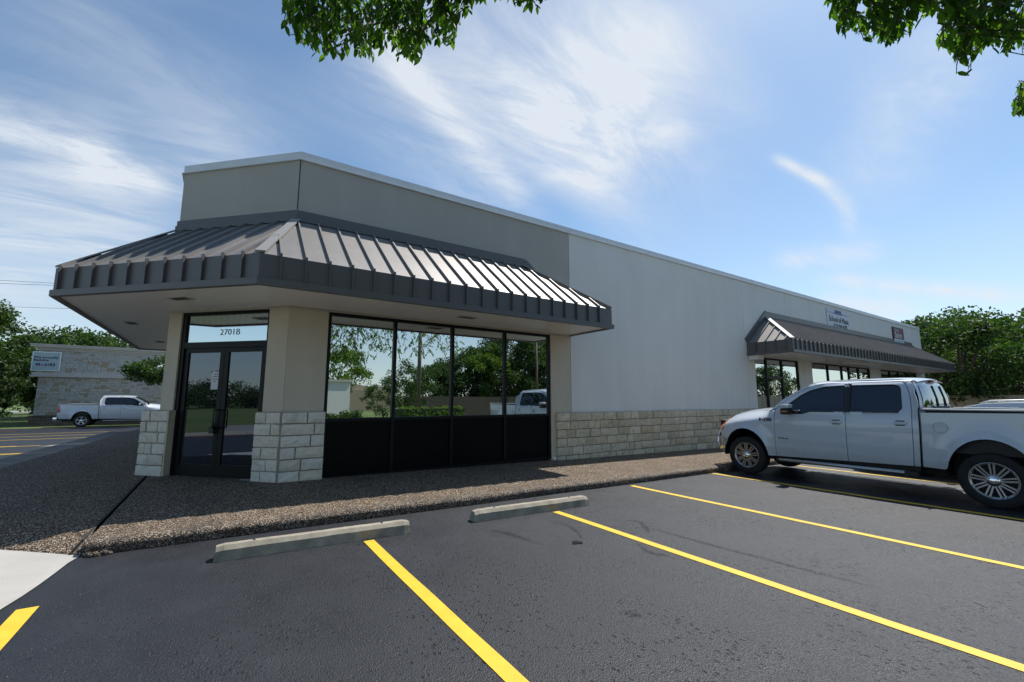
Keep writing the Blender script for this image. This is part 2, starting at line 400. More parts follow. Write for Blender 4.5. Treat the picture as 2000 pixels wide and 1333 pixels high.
def text(body,size,m,parent,loc,xdir,up,name='lettering',bold=0,sx=1,thick=.002):
    cu=bpy.data.curves.new(name,'FONT'); cu.body=body; cu.size=size; cu.align_x='CENTER'; cu.align_y='CENTER'; cu.extrude=thick; cu.offset=bold; cu.resolution_u=3
    to=bpy.data.objects.new(name,cu); COL.objects.link(to)
    dg=bpy.context.evaluated_depsgraph_get(); dg.update()
    me=bpy.data.meshes.new_from_object(to.evaluated_get(dg)); bpy.data.objects.remove(to)
    X=Vector(xdir).normalized(); U=Vector(up).normalized(); Z=X.cross(U)
    Mx=Matrix((X,U,Z)).transposed().to_4x4(); Mx.translation=Vector(loc)
    Mx=Mx@Matrix.Diagonal((sx,1,1,1))
    if parent is not None: Mx=matw(parent).inverted()@Mx
    me.transform(Mx); me.materials.clear()
    return link(name,me,m,parent)
def offpoly(pts,d):
    """offset an open 2D polyline sideways (left of travel) by d with mitres"""
    out=[]; n=len(pts)
    nm=[]
    for i in range(n-1):
        e=Vector(pts[i+1])-Vector(pts[i]); e.normalize(); nm.append(Vector((-e.y,e.x)))
    for i in range(n):
        if i==0: q=nm[0]
        elif i==n-1: q=nm[-1]
        else:
            q=nm[i-1]+nm[i]; q=q/(q.dot(nm[i]))
        out.append(tuple(Vector(pts[i])+q*d))
    return out
def band(mb,pts,d0,d1,z0,z1):
    a=offpoly(pts,d0); b=offpoly(pts,d1)
    for i in range(len(pts)-1):
        mb.prism([a[i],a[i+1],b[i+1],b[i]],z0,z1)
# ------------------------------------------------------------------ ground
def sheet(name,xs,ys,off,m,keep=None,noisez=0):
    vi={};v=[];f=[]
    for i,x in enumerate(xs):
        for j,y in enumerate(ys): vi[i,j]=len(v); v.append((x,y,A(x,y)+(off(x,y) if callable(off) else off)))
    for i in range(len(xs)-1):
        for j in range(len(ys)-1):
            if keep and not keep((xs[i]+xs[i+1])/2,(ys[j]+ys[j+1])/2): continue
            f.append((vi[i,j],vi[i+1,j],vi[i+1,j+1],vi[i,j+1]))
    me=bpy.data.meshes.new(name); me.from_pydata(v,[],f); me.update()
    return tag(link(name,me,m),kind='structure')
def fr(a,b,st): 
    n=max(1,round((b-a)/st)); return [a+(b-a)*i/n for i in range(n+1)]
sheet('ground',[-900,-300,-100,-40,-20,-10,-2,9,29,60,120,300,900],[-900,-300,-100,-40,-9,0,12,25,37,60,120,300,900],-.03,'grass')
sheet('parking_lot',[-11.5,-6,-2,9,20,29,38],[-8.2,0,6,12,20,28,37],0,'asphalt',keep=lambda x,y: not(y>33 and x<30))
def flat(name,pts,off,m,kind='structure',parent=None):
    v=[(x,y,A(x,y)+off) for x,y in pts]; me=bpy.data.meshes.new(name); me.from_pydata(v,[],[tuple(range(len(v)))]); me.update()
    if me.polygons[0].normal.z<0: me.flip_normals()
    return tag(link(name,me,m,parent),kind=kind)
# road beside the lot and a far road
v=[(-12.2,-70),(-12.2,8),(-14,20),(-20,31),(-34,40),(-90,52),(-90,60),(-34,48),(-25,38),(-20,22),(-19.5,8),(-19.5,-70)]
def roadstrip(name,pts,off,m):
    k=len(pts)//2; vs=[(x,y,A(x,y)+off) for x,y in pts]; fs=[(i,i+1,2*k-2-i,2*k-1-i) for i in range(k-1)]
    me=bpy.data.meshes.new(name); me.from_pydata(vs,[],fs); me.update(); return tag(link(name,me,m),kind='structure')
roadstrip('road',v,-.022,'road')
roadstrip('road',[(-120,84),(-60,84),(-30,84),(-5,84),(-5,96),(-30,96),(-60,96),(-120,96)],-.022,'road')
gk=MB()
for i in range(5):
    a,b=v[i],v[i+1]; z=A(*a); z2=A(*b); gk.bar((a[0]+.1,a[1],z+.03),(b[0]+.1,b[1],z2+.03),.18,.12)
tag(gk.build('kerb','concrete'),kind='structure')
# concrete apron at the corner
ap=[(-.94,5.60),(-.985,5.40),(-1.01,5.15),(-1.04,4.9),(-1.075,4.68),(-1.12,4.47),(-1.28,4.05),(-1.6,3.6),(-2.0,3.35),(-2.0,6.665),(-1.62,6.2),(-1.2,5.83)]
ap2=[(-2.0,3.35),(-2.4,3.1),(-4.6,2.9),(-4.6,9.2),(-3.35,8.6),(-2.6,7.4),(-2.0,6.665)]
me=bpy.data.meshes.new('concrete_apron'); pv=ap+ap2; me.from_pydata([(x,y,A(x,y)+.006) for x,y in pv],[],[tuple(range(len(ap)))[::-1],tuple(range(len(ap),len(pv)))[::-1]]); me.update(); tag(link('concrete_apron',me,'concrete'),kind='structure')
# sidewalk
KX=36.
def walk_off(x,y):
    if x>=-.93: return .12
    # distance behind the diagonal lip on the corner
    d=((y-5.6)+(x+.93)*.78)/1.27
    return .02+.10*min(max(d/.55,0),1)
fr_x=fr(-.92,KX,.6)
sheet('sidewalk',fr_x,[5.68,6.2,6.8,7.4,8.1,8.6],.12,'pebble')
# corner + left-hand walk as a fan of rows
rows=[]
for t in np.linspace(0,1,26):
    pass
vs=[];fs=[]
fx=[-.95,-1.2,-1.62,-2.1,-2.6,-3.0,-3.3]; fy=[5.60,5.83,6.20,6.85,7.5,8.2,9.0]
ys=[0,.15,.3,.45,.6,.9,1.4,2.2,3.2,4.6,6.5,9,12,16,20,24]
for i,(x,y0) in enumerate(zip(fx,fy)):
    for j,d in enumerate(ys):
        y=y0+d; o=.02+.10*min(d/.55,1); vs.append((x,y,A(x,y)+o))
    
for i in range(len(fx)-1):
    for j in range(len(ys)-1):
        a=i*len(ys)+j; b=a+len(ys); fs.append((a,b,b+1,a+1))
# lip down to apron and kerb on the left side
n0=len(vs)
for i,(x,y0) in enumerate(zip(fx,fy)): vs.append((x-.01,y0-.03,A(x,y0)-.01))
for i in range(len(fx)-1):
    a=i*len(ys); b=a+len(ys); fs.append((n0+i,n0+i+1,b,a))
n1=len(vs); a0=(len(fx)-1)*len(ys)
for j,d in enumerate(ys): vs.append((-3.34,9.0+d,A(-3.3,9+d)-.01))
for j in range(len(ys)-1): fs.append((n1+j,n1+j+1,a0+j+1,a0+j))
me=bpy.data.meshes.new('sidewalk'); me.from_pydata(vs,[],fs); me.update(); tag(link('sidewalk',me,'pebble'),kind='structure')
# filler between joint column and chamfer
flat('sidewalk',[(-.93,5.7),(-.93,10.2),(.9,10.2),(.9,8.5),(-.9,8.5)][:0] or [(-.92,8.6),(-.92,11),(2,11),(2,8.6)],.1201,'pebble')
flat('joint',[(-.972,5.66),(-.972,9.9),(-.948,9.9),(-.948,5.66)],.1225,'joint')
# rounded, worn kerb nose (fine mesh)
rng=random.Random(4)
prof=[(5.556,-.01),(5.548,.03),(5.546,.07),(5.552,.095),(5.570,.112),(5.61,.120),(5.685,.121)]
xs=fr(-.93,13.2,.03)+fr(13.2,KX,.4)[1:]; vs=[];fs=[]
for i,x in enumerate(xs):
    wv=.006*math.sin(x*1.7)+.003*math.sin(x*5.1+1)
    for j,(y,z) in enumerate(prof):
        jit=.0045 if 0<j<6 else 0
        vs.append((x,y+wv*(1-j/6)+rng.uniform(-jit,jit),A(x)+z+rng.uniform(-jit,jit)))
for i in range(len(xs)-1):
    for j in range(6): a=i*7+j; fs.append((a,a+7,a+8,a+1))
fs.append(tuple(range(7)))
me=bpy.data.meshes.new('kerb'); me.from_pydata(vs,[],fs); me.update(); tag(link('kerb',me,'pebble_kerb',smooth=True),kind='structure')
# small broken lump at the end of the kerb
lb=MB(); 
for i in range(14):
    x=-.93+rng.uniform(-.02,.22); y=5.53+rng.uniform(-.03,.02); r=rng.uniform(.015,.035)
    lb.lathe([(0,-r),(r*.8,-r*.5),(r,0),(r*.7,r*.6),(0,r*.8)],(x,y,A(x)+r*.5),(rng.random(),rng.random(),1),7)
tag(lb.build('kerb_rubble','pebble_kerb',smooth=True),'crumbled dark pebble concrete bits at the end of the kerb by the apron','rubble')
# ---- painted lines
def line(name,x0,x1,y0,y1,m='yellow_paint',skew=0):
    n=max(1,int((y1-y0)/.5)); vs=[];fs=[]; r=random.Random(int(x0*100))
    for i in range(n+1):
        y=y0+(y1-y0)*i/n; j=r.uniform(-.004,.004)
        for x in(x0+j,x1+j): vs.append((x,y,A(x,y)+.004))
    for i in range(n): fs.append((2*i,2*i+1,2*i+3,2*i+2))
    me=bpy.data.meshes.new(name); me.from_pydata(vs,[],fs); me.update(); tag(link(name,me,m),kind='structure')
line('parking_line',-1.035,-.925,-.6,4.42)
for xc,y1 in((1.365,4.70),(3.79,4.66),(6.13,5.42),(8.75,5.53),(11.72,5.5),(14.4,5.5),(17,5.5),(19.6,5.5),(22.2,5.5)): line('parking_line',xc-.052,xc+.052,-.4,y1)
def hline(x0,x1,yc,w=.1,m='yellow_paint',dy=0,name='parking_line'):
    n=max(1,int(abs(x1-x0)/1)); vs=[];fs=[]
    for i in range(n+1):
        x=x0+(x1-x0)*i/n; y=yc+dy*i/n
        for q in(y-w/2,y+w/2): vs.append((x,q,A(x,q)+.004))
    for i in range(n): fs.append((2*i,2*i+2,2*i+3,2*i+1))
    me=bpy.data.meshes.new(name); me.from_pydata(vs,[],fs); me.update(); tag(link(name,me,m),kind='structure')
P=lambda x,y: hitA(x,y)
for (a,b) in(((0,888),(40,887)),((0,861),(165,856)),((0,855),(190,848)),((0,850),(215,843)),((0,874),(92,868))):
    p=P(*a);q=P(*b); hline(-11,q.x,p.y,.11)
p=P(0,874); hline(-11,P(40,870).x,p.y-.5,.1,dy=.75)
q=P(42,904); hline(-11,q.x,q.y,.09,'grey_paint')
q=P(112,883.5); hline(-11,q.x,q.y,.10)
q=P(33,842); hline(-11,q.x,q.y,.14,'red_paint',name='fire_lane_line')
line('fire_lane_line',-11.35,-11.2,-8,27,'red_paint')
q=P(128,869); flat('concrete_patch',[(q.x-.5,q.y-.5),(q.x+.7,q.y-.5),(q.x+.75,q.y+1.0),(q.x-.0,q.y+.8)],.005,'old_concrete')
# stains / tyre marks (thin real films)
def filmmat(name,c,thr):
    m=bpy.data.materials.new(name); m.use_nodes=True; T=NT(m.node_tree); p=T.n['Principled BSDF']; p.inputs['Base Color'].default_value=(*c,1); p.inputs['Roughness'].default_value=.95; p.inputs['Specular IOR Level'].default_value=.08
    T.put(p,'Alpha',T.math('MULTIPLY',T.smooth(nz(T,pos(T),60,4,.7),thr,thr+.14),.42)); M[name]=m
filmmat('tyre_film',(.008,.008,.009),.44); mat('oil',(.006,.006,.006),.25)
def mark(pts,w0,w1,name='tyre_mark'):
    vs=[];fs=[]; n=len(pts)
    for i,(x,y) in enumerate(pts):
        a=Vector(pts[max(i-1,0)]);b=Vector(pts[min(i+1,n-1)]); d=(b-a).normalized(); nn=Vector((-d.y,d.x)); w_=w0+(w1-w0)*i/(n-1); w_*= .35 if i in(0,n-1) else 1
        for s in(-.5,.5): q=Vector((x,y))+nn*w_*s; vs.append((q.x,q.y,A(q.x,q.y)+.006))
    for i in range(n-1): fs.append((2*i,2*i+1,2*i+3,2*i+2))
    me=bpy.data.meshes.new(name); me.from_pydata(vs,[],fs); me.update(); tag(link(name,me,'tyre_film'),kind='structure')
def pxs(l): return [tuple(P(*q)[:2]) for q in l]
mark(pxs([(1222,1017),(1250,1020),(1262,1032),(1268,1042)]),.10,.05)
mark(pxs([(1270,1032),(1340,1052),(1420,1074),(1500,1094),(1600,1121),(1700,1146)]),.07,.05)
mark(pxs([(1245,1062),(1262,1077),(1280,1083),(1303,1086)]),.05,.11)
mark(pxs([(958,1037),(990,1042),(1020,1052),(1060,1066)]),.12,.04)
mark(pxs([(1086,1020),(1110,1028),(1128,1040),(1136,1052)]),.03,.05)
mark(pxs([(1215,1195),(1235,1200),(1255,1206)]),.10,.06)
r=random.Random(2); c=P(1127,1061); 
flat('oil_stain',[(c.x+(.045+r.uniform(-.02,.025))*math.cos(a)*1.1,c.y+(.05+r.uniform(-.02,.03))*math.sin(a)) for a in np.linspace(0,6.28,15)[:-1]],.0065,'oil')
# ------------------------------------------------------------------ wheel stops
def wheelstop(x0,x1,y,label,seed):
    r=random.Random(seed); L=x1-x0; root=None
    pr=[(-.08,0),(-.066,.088),(-.036,.125),(.036,.125),(.066,.088),(.08,0)]
    vs=[];fs=[];n=24
    for i in range(n+1):
        x=-L/2+L*i/n; e=min(i,n-i); k=1 if e>0 else .90; 
        for j,(yy,zz) in enumerate(pr): vs.append((x+(0 if e else (0.012 if x<0 else -.012)*(zz>.05)),yy*k+r.uniform(-.0015,.0015),zz*(k if zz>.05 else 1)+r.uniform(-.0015,.0015)))
    for i in range(n):
        for j in range(5): a=i*6+j; fs.append((a,a+1,a+7,a+6))
    fs.append(tuple(range(6))[::-1]); fs.append(tuple(n*6+j for j in range(6)))
    me=bpy.data.meshes.new('wheel_stop'); me.from_pydata(vs,[],fs); me.update()
    o=link('wheel_stop',me,'old_concrete'); o.location=((x0+x1)/2,y,A((x0+x1)/2,y)+.002); o.rotation_euler=(0,math.atan(.0155),R_(-1.5))
    tag(o,label,'wheel stop','concrete wheel stops on the black asphalt')
    for px in(-L*.33,L*.33):
        b=MB(); b.lathe([(0,.132),(.010,.132),(.014,.126),(.014,.12)],(px,0,0),(0,0,1),10); p=b.build('pin','dark_slot',o,off=0)
wheelstop(.05,1.83,4.83,'long concrete wheel stop nearest the concrete apron, at the tip of the left yellow line',1)
wheelstop(2.62,4.43,4.79,'concrete wheel stop nearer the pickup, in front of the four dark windows',2)
# ------------------------------------------------------------------ building
W=8.042; S2=math.sqrt(.5)
bld=empty('commercial_building',(10,12,0),label='long grey single-storey shop building with cut corner entrance and dark metal awnings',cat='building')
CH=((.87,W,0),(-S2,S2,0),(-S2,-S2,0))     # chamfer frame: t along face, n outward
def base(x,y=W): return A(x,y)+.115
# walls
tw=MB(); 
tw.prism([(.87,W),(7.0625,W),(7.0625,W+.3),(.75,W+.3)],3.08,5.75)
tw.prism([(.87,W),(.87-2.46*S2,W+2.46*S2),(-.57,9.90),(.99,8.34)],3.08,5.75)
tw.build('upper_wall','stucco_taupe',bld)
cw=MB(); cw.prism([(.87,W),(1.48,W),(1.48,W+.3),(.75,W+.3)],0,3.078); cw.build('column','stucco_bounce_lit',bld)
cw=MB(); cw.box((6.447,W,0),(7.0625,W+.3,3.078)); cw.build('column','stucco_bounce_lit',bld)
for q_ in((.02,.40),(2.19,2.46)): c2=MB(CH); c2.box((q_[0],-.32,0),(q_[1],0,3.078)); c2.build('column','stucco_bounce_lit',bld)
lw=MB(); lw.box((-.868,9.80,-.3),(-.57,29.6,5.75)); lw.build('side_wall','stucco_taupe',bld)
XE=35.14
bays=[(15.70,19.0),(20.15,26.45),(27.9,33.6)]
ww=MB(); jx=[7.0775,15.13,18.30,24.9,29.6,XE]
ww.box((jx[0],W,0),(jx[1]-.007,W+.3,5.75))
ww.box((jx[1]+.007,W,-.3),(bays[0][0],W+.3,3.06))
ww.box((bays[0][1],W,-.3),(bays[1][0],W+.3,3.06)); ww.box((bays[1][1],W,-.3),(bays[2][0],W+.3,3.06)); ww.box((bays[2][1],W,-.3),(XE,W+.3,3.06))
for a,b in zip(jx[1:-1],jx[2:]): ww.box((a+.007,W,3.062),(b-.007,W+.3,5.75))
ww.build('painted_wall','wall_paint',bld)
for a,b,c_ in[(7.07,0,5.7),(15.13,0,3.05)]+[(a,3.07,5.7) for a in jx[1:-1]]: bk=MB(); bk.box((a-.05,W+.02,b),(a+.05,W+.29,c_)); bk.build('joint_strip','joint',bld)
ew=MB(); ew.box((XE-.3,W+.301,-.5),(XE,29.6,5.75)); ew.box((-.5,29.3,-.5),(XE-.31,29.6,5.75)); ew.box((-.5,10.2,5.2),(XE-.31,29.2,5.3)); ew.prism([(.9,8.35),(XE-.31,8.35),(XE-.31,10.19),(-.5,10.19)],5.2,5.3)
ew.build('roof_deck','wall_paint',bld)
cp=MB(); path=[(XE+.0,29.6),(XE+.0,W),(.87,W),(-.87,9.782),(-.87,29.6)]
# travel direction: outward is to the left
d=1 if offpoly(path,.1)[1][1]<W else -1
band(cp,path,d*.012,-d*.33,5.753,5.895); band(cp,path,d*.040,-d*.02,5.735,5.7525); 
cp.build('coping','coping',bld)
# corner beads (vertical edge line at chamfer corner)
cb=MB(); cb.tube([(.868,W-.001,4.83),(.868,W-.001,5.73)],.008,6); cb.build('corner_bead','joint',bld)
# ---- stone
def stones(mb,frame,u0,u1,z0,z1,nc,lr,depth,seed,gap=.012,rough=.008,zf=None,hv=0):
    r=random.Random(seed); H=(z1-z0)/nc; f=MB(frame)
    for c in range(nc):
        za=z0+c*H; zb=za+H-gap; u=u0
        while u<u1-.01:
            L=r.uniform(*lr); e=u+L
            if u1-e<lr[0]*.7: e=u1
            d=depth+r.uniform(-.008,.010); nu=max(2,int((e-u-gap)/.07)); nv=3
            n=len(f.v); ua,ub=u,e-gap
            for i in range(nu+1):
                for j in range(nv+1):
                    uu=ua+(ub-ua)*i/nu; z=za+(zb-za)*j/nv; ed=(i in(0,nu))or(j in(0,nv))
                    dd=d-(.009 if ed else 0)+r.uniform(-rough,rough)*(0.5 if ed else 1)
                    if ed: uu+=r.uniform(-.003,.003); z+=r.uniform(-.003,.003)
                    f.v.append(f.P((uu,dd,z)))
            for i in range(nu):
                for j in range(nv): a=n+i*(nv+1)+j; f.f.append((a,a+nv+1,a+nv+2,a+1))
            # sides
            ring=[(i,0) for i in range(nu+1)]+[(nu,j) for j in range(1,nv+1)]+[(i,nv) for i in range(nu-1,-1,-1)]+[(0,j) for j in range(nv-1,0,-1)]
            m=len(f.v)
            for (i,j) in ring: f.v.append(f.P((ua+(ub-ua)*i/nu,0.0,za+(zb-za)*j/nv)))
            for k in range(len(ring)):
                i,j=ring[k]; i2,j2=ring[(k+1)%len(ring)]; f.f.append((n+i*(nv+1)+j,n+i2*(nv+1)+j2,m+(k+1)%len(ring),m+k))
            u=e
    n=len(mb.v); mb.v+=f.v; mb.f+=[tuple(n+i for i in q) for q in f.f]
LF=((0,W,0),(1,0,0),(0,-1,0))
st=MB(); stones(st,LF,6.575,15.62,.06,1.245,6,(.18,.50),.082,3,.016,.012); 
sv=st.build('stone_wainscot','limestone',bld)
mm=MB(); mm.box((6.58,W-.052,0),(15.6,W+.01,1.235)); mm.build('mortar_bed','mortar',sv)
# piers
def pier(frames,seed,name='stone_pier'):
    s=MB(); m=MB()
    for k,(fr_,u0,u1,z0,z1,ends) in enumerate(frames):
        stones(s,fr_,u0,u1,z0,z1,6,(.14,.50),.098,seed+k,.020,.010)
        f=MB(fr_); f.box((u0+.004,-.02,z0-.1),(u1-.016,.066,z1-.008)); n=len(m.v); m.v+=f.v; m.f+=[tuple(n+i for i in q) for q in f.f]
    o=s.build(name,'pier_stone',bld); m.build('mortar_bed','pier_mortar',o)
cf=.1*math.tan(math.pi/8)
pier([(CH,.0-cf+.03,.47,.235,1.355,0),(LF,.87-cf+.02,1.515,.225,1.355,0)],11)
# corner mortar strip
cm=MB(); cx,cy=.87-.08*math.tan(math.pi/8),W-.08; cm.tube([(cx,cy,.2),(cx,cy,1.35)],.016,7); cm.build('mortar_joint','pier_mortar',bld)
RET=((.87-2.20*S2,W+2.20*S2,0),(S2,S2,0),(S2,-S2,0))
pier([(CH,2.19,2.74,.27,1.37,0),(((-.87,9.80,0),(0,1,0),(-1,0,0)),.04,.60,.27,1.37,0),],23)
rt=MB(CH); rt.box((2.155,-.20,.2),(2.185,.088,1.362)); rt.build('pier_return','limestone',bld)
# ---- storefront window (4 lights)
def storefront(x0,x1,zb,zt,mull,sill,y=W+.05,lower=True,name='window',doors=(),rail=None):
    f=MB(); fw=.055
    f.box((x0,y-.03,zb),(x0+fw,y+.06,zt)); f.box((x1-fw,y-.03,zb),(x1,y+.06,zt))
    f.box((x0+fw,y-.028,zt-fw),(x1-fw,y+.06,zt)); f.box((x0+fw,y-.028,zb),(x1-fw,y+.06,zb+.05))
    xs=[x0+fw]+list(mull)+[x1-fw]
    for m_ in mull: f.box((m_-.03,y-.032,zb+.05),(m_+.03,y+.06,zt-fw))
    if lower:
        for a,b in zip(xs[:-1],xs[1:]):
            f.box((a+(.03 if a in mull else 0),y-.026,sill-.055),(b-(.03 if b in mull else 0),y+.05,sill))
    o=f.build(name,'black_alu',bld)
    for a,b in zip(xs[:-1],xs[1:]):
        aa=a+(.03 if a in mull else 0); bb=b-(.03 if b in mull else 0)
        g=MB(); g.box((aa,y+.012,sill if lower else zb+.05),(bb,y+.03,zt-fw)); g.build('pane','window_glass',o)
        if lower: g=MB(); g.box((aa,y+.01,zb+.05),(bb,y+.03,sill-.055)); g.build('panel','panel_black',o)
    return o
storefront(1.482,6.445,base(4)-.0,3.078,[2.695,3.904,5.184],1.222)
# interior blocker behind glass
for a,b in((1.48,6.45),(15.6,33.7)): ib=MB(); ib.box((a,W+.12,-.5),(b,W+.2,3.1)); ib.build('inner_wall','dark_slot',bld)
for k,(a,b) in enumerate(bays):
    if k==0: 
        storefront(a,b,base(a)-.05,3.058,[16.55,17.70],.5,lower=False)
        g=MB(); g.box((16.58,W+.018,2.30),(17.67,W+.06,2.40)); g.build('door_rail','black_alu',bld)
    elif k==1: storefront(a,b,base(a)-.12,3.058,[21.75,23.2,24.0,25.1],.55)
    else: storefront(a,b,base(a)-.12,3.058,[29.3,30.6,31.9],.55)
# ---- entrance (chamfer) doors
E=MB(CH); zb=.262; t0,t1=.40,2.19; rec=-.05
df=MB(CH); df.box((t0,rec-.08,zb-.1),(t0+.05,rec+.02,3.078)); df.box((t1-.075,rec-.08,zb-.1),(t1,rec+.02,3.078))
df.box((t0+.05,rec-.08,3.078-.055),(t1-.075,rec+.018,3.078)); df.box((t0+.05,rec-.08,2.44),(t1-.075,rec+.018,2.545))
fo=df.build('door_frame','black_alu',bld)
g=MB(CH); g.box((t0+.05,rec-.03,2.545),(t1-.075,rec-.015,3.023)); g.build('transom_pane','transom_glass',fo)
th=MB(CH); th.box((t0-.02,-.12,zb-.12),(t1+.02,.04,zb-.008)); th.build('threshold','concrete',bld)
mid=(t0+.05+t1-.075)/2
for k,(a,b) in enumerate(((t0+.053,mid-.003),(mid+.003,t1-.078))):
    d_=MB(CH); s=.085; d_.box((a,rec-.06,zb),(a+s,rec-.008,2.437)); d_.box((b-s,rec-.06,zb),(b,rec-.008,2.437))
    d_.box((a+s,rec-.06,2.437-.075),(b-s,rec-.009,2.437)); d_.box((a+s,rec-.06,zb),(b-s,rec-.009,zb+.20))
    o=d_.build('door','black_alu',bld)
    g=MB(CH); g.box((a+s,rec-.04,zb+.20),(b-s,rec-.028,2.362)); g.build('pane','door_glass',o)
    x=(b-.042) if k==0 else (a+.042); zz=1.22
    h=MB(CH); sgn=1 if k==0 else -1
    h.tube([(x,rec-.01,zz-.15),(x,rec+.06,zz-.15),(x,rec+.065,zz-.13),(x,rec+.065,zz+.13),(x,rec+.06,zz+.15),(x,rec-.01,zz+.15)],.0115,8)
    h.build('handle','chrome' if 0 else 'black_alu',o,smooth=True)
lb_=MB(CH); xx=mid+.045; lb_.box((xx-.005,rec-.008,.98),(xx+.085,rec+.055,1.10)); lb_.tube([(xx+.02,rec+.02,1.10),(xx+.02,rec+.02,1.15),(xx+.04,rec+.02,1.165),(xx+.06,rec+.02,1.15),(xx+.06,rec+.02,1.10)],.006,6)
tag(lb_.build('lock_box','black_plastic',None,bevel=0),'small black key lock box hanging on the entrance door handle','lock box')
CN=Vector((-S2,-S2,0)); CX=Vector((S2,-S2,0))
def chp(t,n,z): return Vector((.87,W,0))+Vector((-S2,S2,0))*t+CN*n+Vector((0,0,z))
text('2701B',.15,'text_dark',fo,chp(1.22,rec-.012,2.71),CX,(0,0,1),'address_number',bold=-.0015,sx=1.08)
nt=MB(CH); nt.box((1.365,rec-.0275,1.72),(1.53,rec-.025,2.03)); no=nt.build('paper_notice','paper'); tag(no,'white paper notice with tape taped inside the left glass door','notice')
no_l=MB(CH)
for z,a,b in((1.975,.02,.11),(1.935,.025,.125),(1.89,.015,.13),(1.85,.05,.10)): no_l.box((1.375+a*.95+.01,rec-.0248,z),(1.375+b,rec-.0238,z+.011))
no_l.build('print','text_dark',no)
for (a,b,c_,d0) in((1.52,1.545,2.01,2.035),(1.40,1.46,2.03,2.045),(1.535,1.548,1.73,1.76),(1.353,1.365,1.87,1.9)): tp=MB(CH); tp.box((a,rec-.0245,c_),(b,rec-.0225,d0)); tp.build('tape','black_plastic',no)
# small pipe cap at base of window
pc=MB(); pc.lathe([(0,.05),(.02,.05),(.045,.03),(.045,-.02)],(6.50,W-.02,base(6.5)+.035),(0,-1,0),16); tag(pc.build('pipe_cap','white_metal',smooth=True),'small round white pipe cap at the foot of the window frame by the stone wall','pipe cap')
# ---- canopies
def canopy(secs,ze,zr,sp,phase,name='canopy'):
    """secs: (E0,E1,R0,R1) plan points; returns part with roof mesh"""
    rm=MB(); hips=MB(); fa=MB(); hp=[]
    for si,(E0,E1,R0,R1) in enumerate(secs):
        E0,E1,R0,R1=map(Vector,(E0,E1,R0,R1)); L=(E1-E0).length; u=(E1-E0)/L; nrm=Vector((-u.y,u.x))
        if (R0-E0).dot(nrm)<0: nrm=-nrm
        Dp=(R0-E0).dot(nrm); a0=(R0-E0).dot(u); a1=(R1-E0).dot(u)
        pts=[(*E0,ze),(*E1,ze),(*R1,zr)]+([(*R0,zr)] if (R1-R0).length>.01 else [])
        rm.poly(pts)
        slope=(zr-ze)/Dp; up=Vector((-nrm.x*slope,-nrm.y*slope,1)).normalized()
        x=phase[si]
        while x<L-.03:
            v=Dp
            if x<a0: v=min(v,Dp*x/a0)
            if x>a1: v=min(v,Dp*(L-x)/(L-a1))
            p=E0+u*x; q=p+nrm*max(v-.03,.01); z2=ze+slope*max(v-.03,.01)
            o=up*.02
            if v>.06: rm.bar((p.x+o.x,p.y+o.y,ze+o.z),(q.x+o.x,q.y+o.y,z2+o.z),.026,.05,tuple(up))
            f0=p-nrm*.022; fa.bar((f0.x,f0.y,ze-.345),(f0.x,f0.y,ze+.03),.045,.02,tuple(Vector((u.x,u.y,0))))
            x+=sp
        # fascia
    ev=[Vector(secs[0][0])]+[Vector(s[1]) for s in secs]
    ev=[tuple(p) for p in ev]
    pd=offpoly(ev,.05)[1]; cen=Vector(secs[1][2]); sg=1 if (Vector(pd)-cen).length>(Vector(ev[1])-cen).length else -1
    band(fa,ev,0,-sg*.03,ze-.38,ze-.001); band(fa,ev,sg*.034,-sg*.05,ze-.44,ze-.345)
    for s in secs[1:]:
        a=Vector((*s[0],ze+.03)); b=Vector((*s[2],zr+.035)); hips.bar(a,b,.13,.022); hp.append(hips); hips=MB()
    for s,k in((secs[0],2),(secs[-1],2)): pass
    wv=[]; 
    part=rm.build(name,'roof_metal',bld)
    for h_ in hp: h_.build('hip_cap','hip_metal',part)
    fa.build('fascia','fascia_metal',part)
    so=MB(); z=ze-.415
    for (E0,E1,R0,R1) in secs:
        pass
    return part,ev,sg
ze,zr=3.535,4.62
secs=[((7.09,W),(7.09,6.67),(5.63,W),(5.63,W)),((7.09,6.67),(.302,6.67),(5.63,W),(.87,W)),((.302,6.67),(-2.24,9.212),(.87,W),(-.87,9.782)),((-2.24,9.212),(-2.24,17.7),(-.87,9.782),(-.87,16.3)),((-2.24,17.7),(-.87,17.7),(-.87,16.3),(-.87,16.3))]
cp1,ev1,sg1=canopy(secs,ze,zr,.3225,[.1,7.09-6.69,.25,.2,.2])
so=MB(); z=ze-.415
so.poly([(7.07,W-.001,z),(7.07,6.69,z),(.302,6.69,z),(.87,W-.001,z)]); so.poly([(.87,W,z),(.302,6.69,z),(-2.22,9.212,z),(-.87,9.782,z)]); so.poly([(-.87,9.782,z),(-2.22,9.212,z),(-2.22,17.68,z),(-.87,17.68,z)])
sof=so.build('soffit','soffit_board',cp1)
fl=MB(); wl=[(5.70,W),(.87,W),(-.87,9.782),(-.87,16.3)]; sgn=1 if offpoly(wl,.1)[0][1]<W else -1
band(fl,wl,sgn*.055,0,4.60,4.70); band(fl,wl,sgn*.035,0,4.701,4.80)
fl.bar((5.68,W-.03,4.72),(5.95,W-.03,4.50),.06,.14); fl.bar((5.95,W-.02,4.50),(7.12,W-.02,3.60),.05,.10)
fl.build('flashing','fascia_metal',cp1)
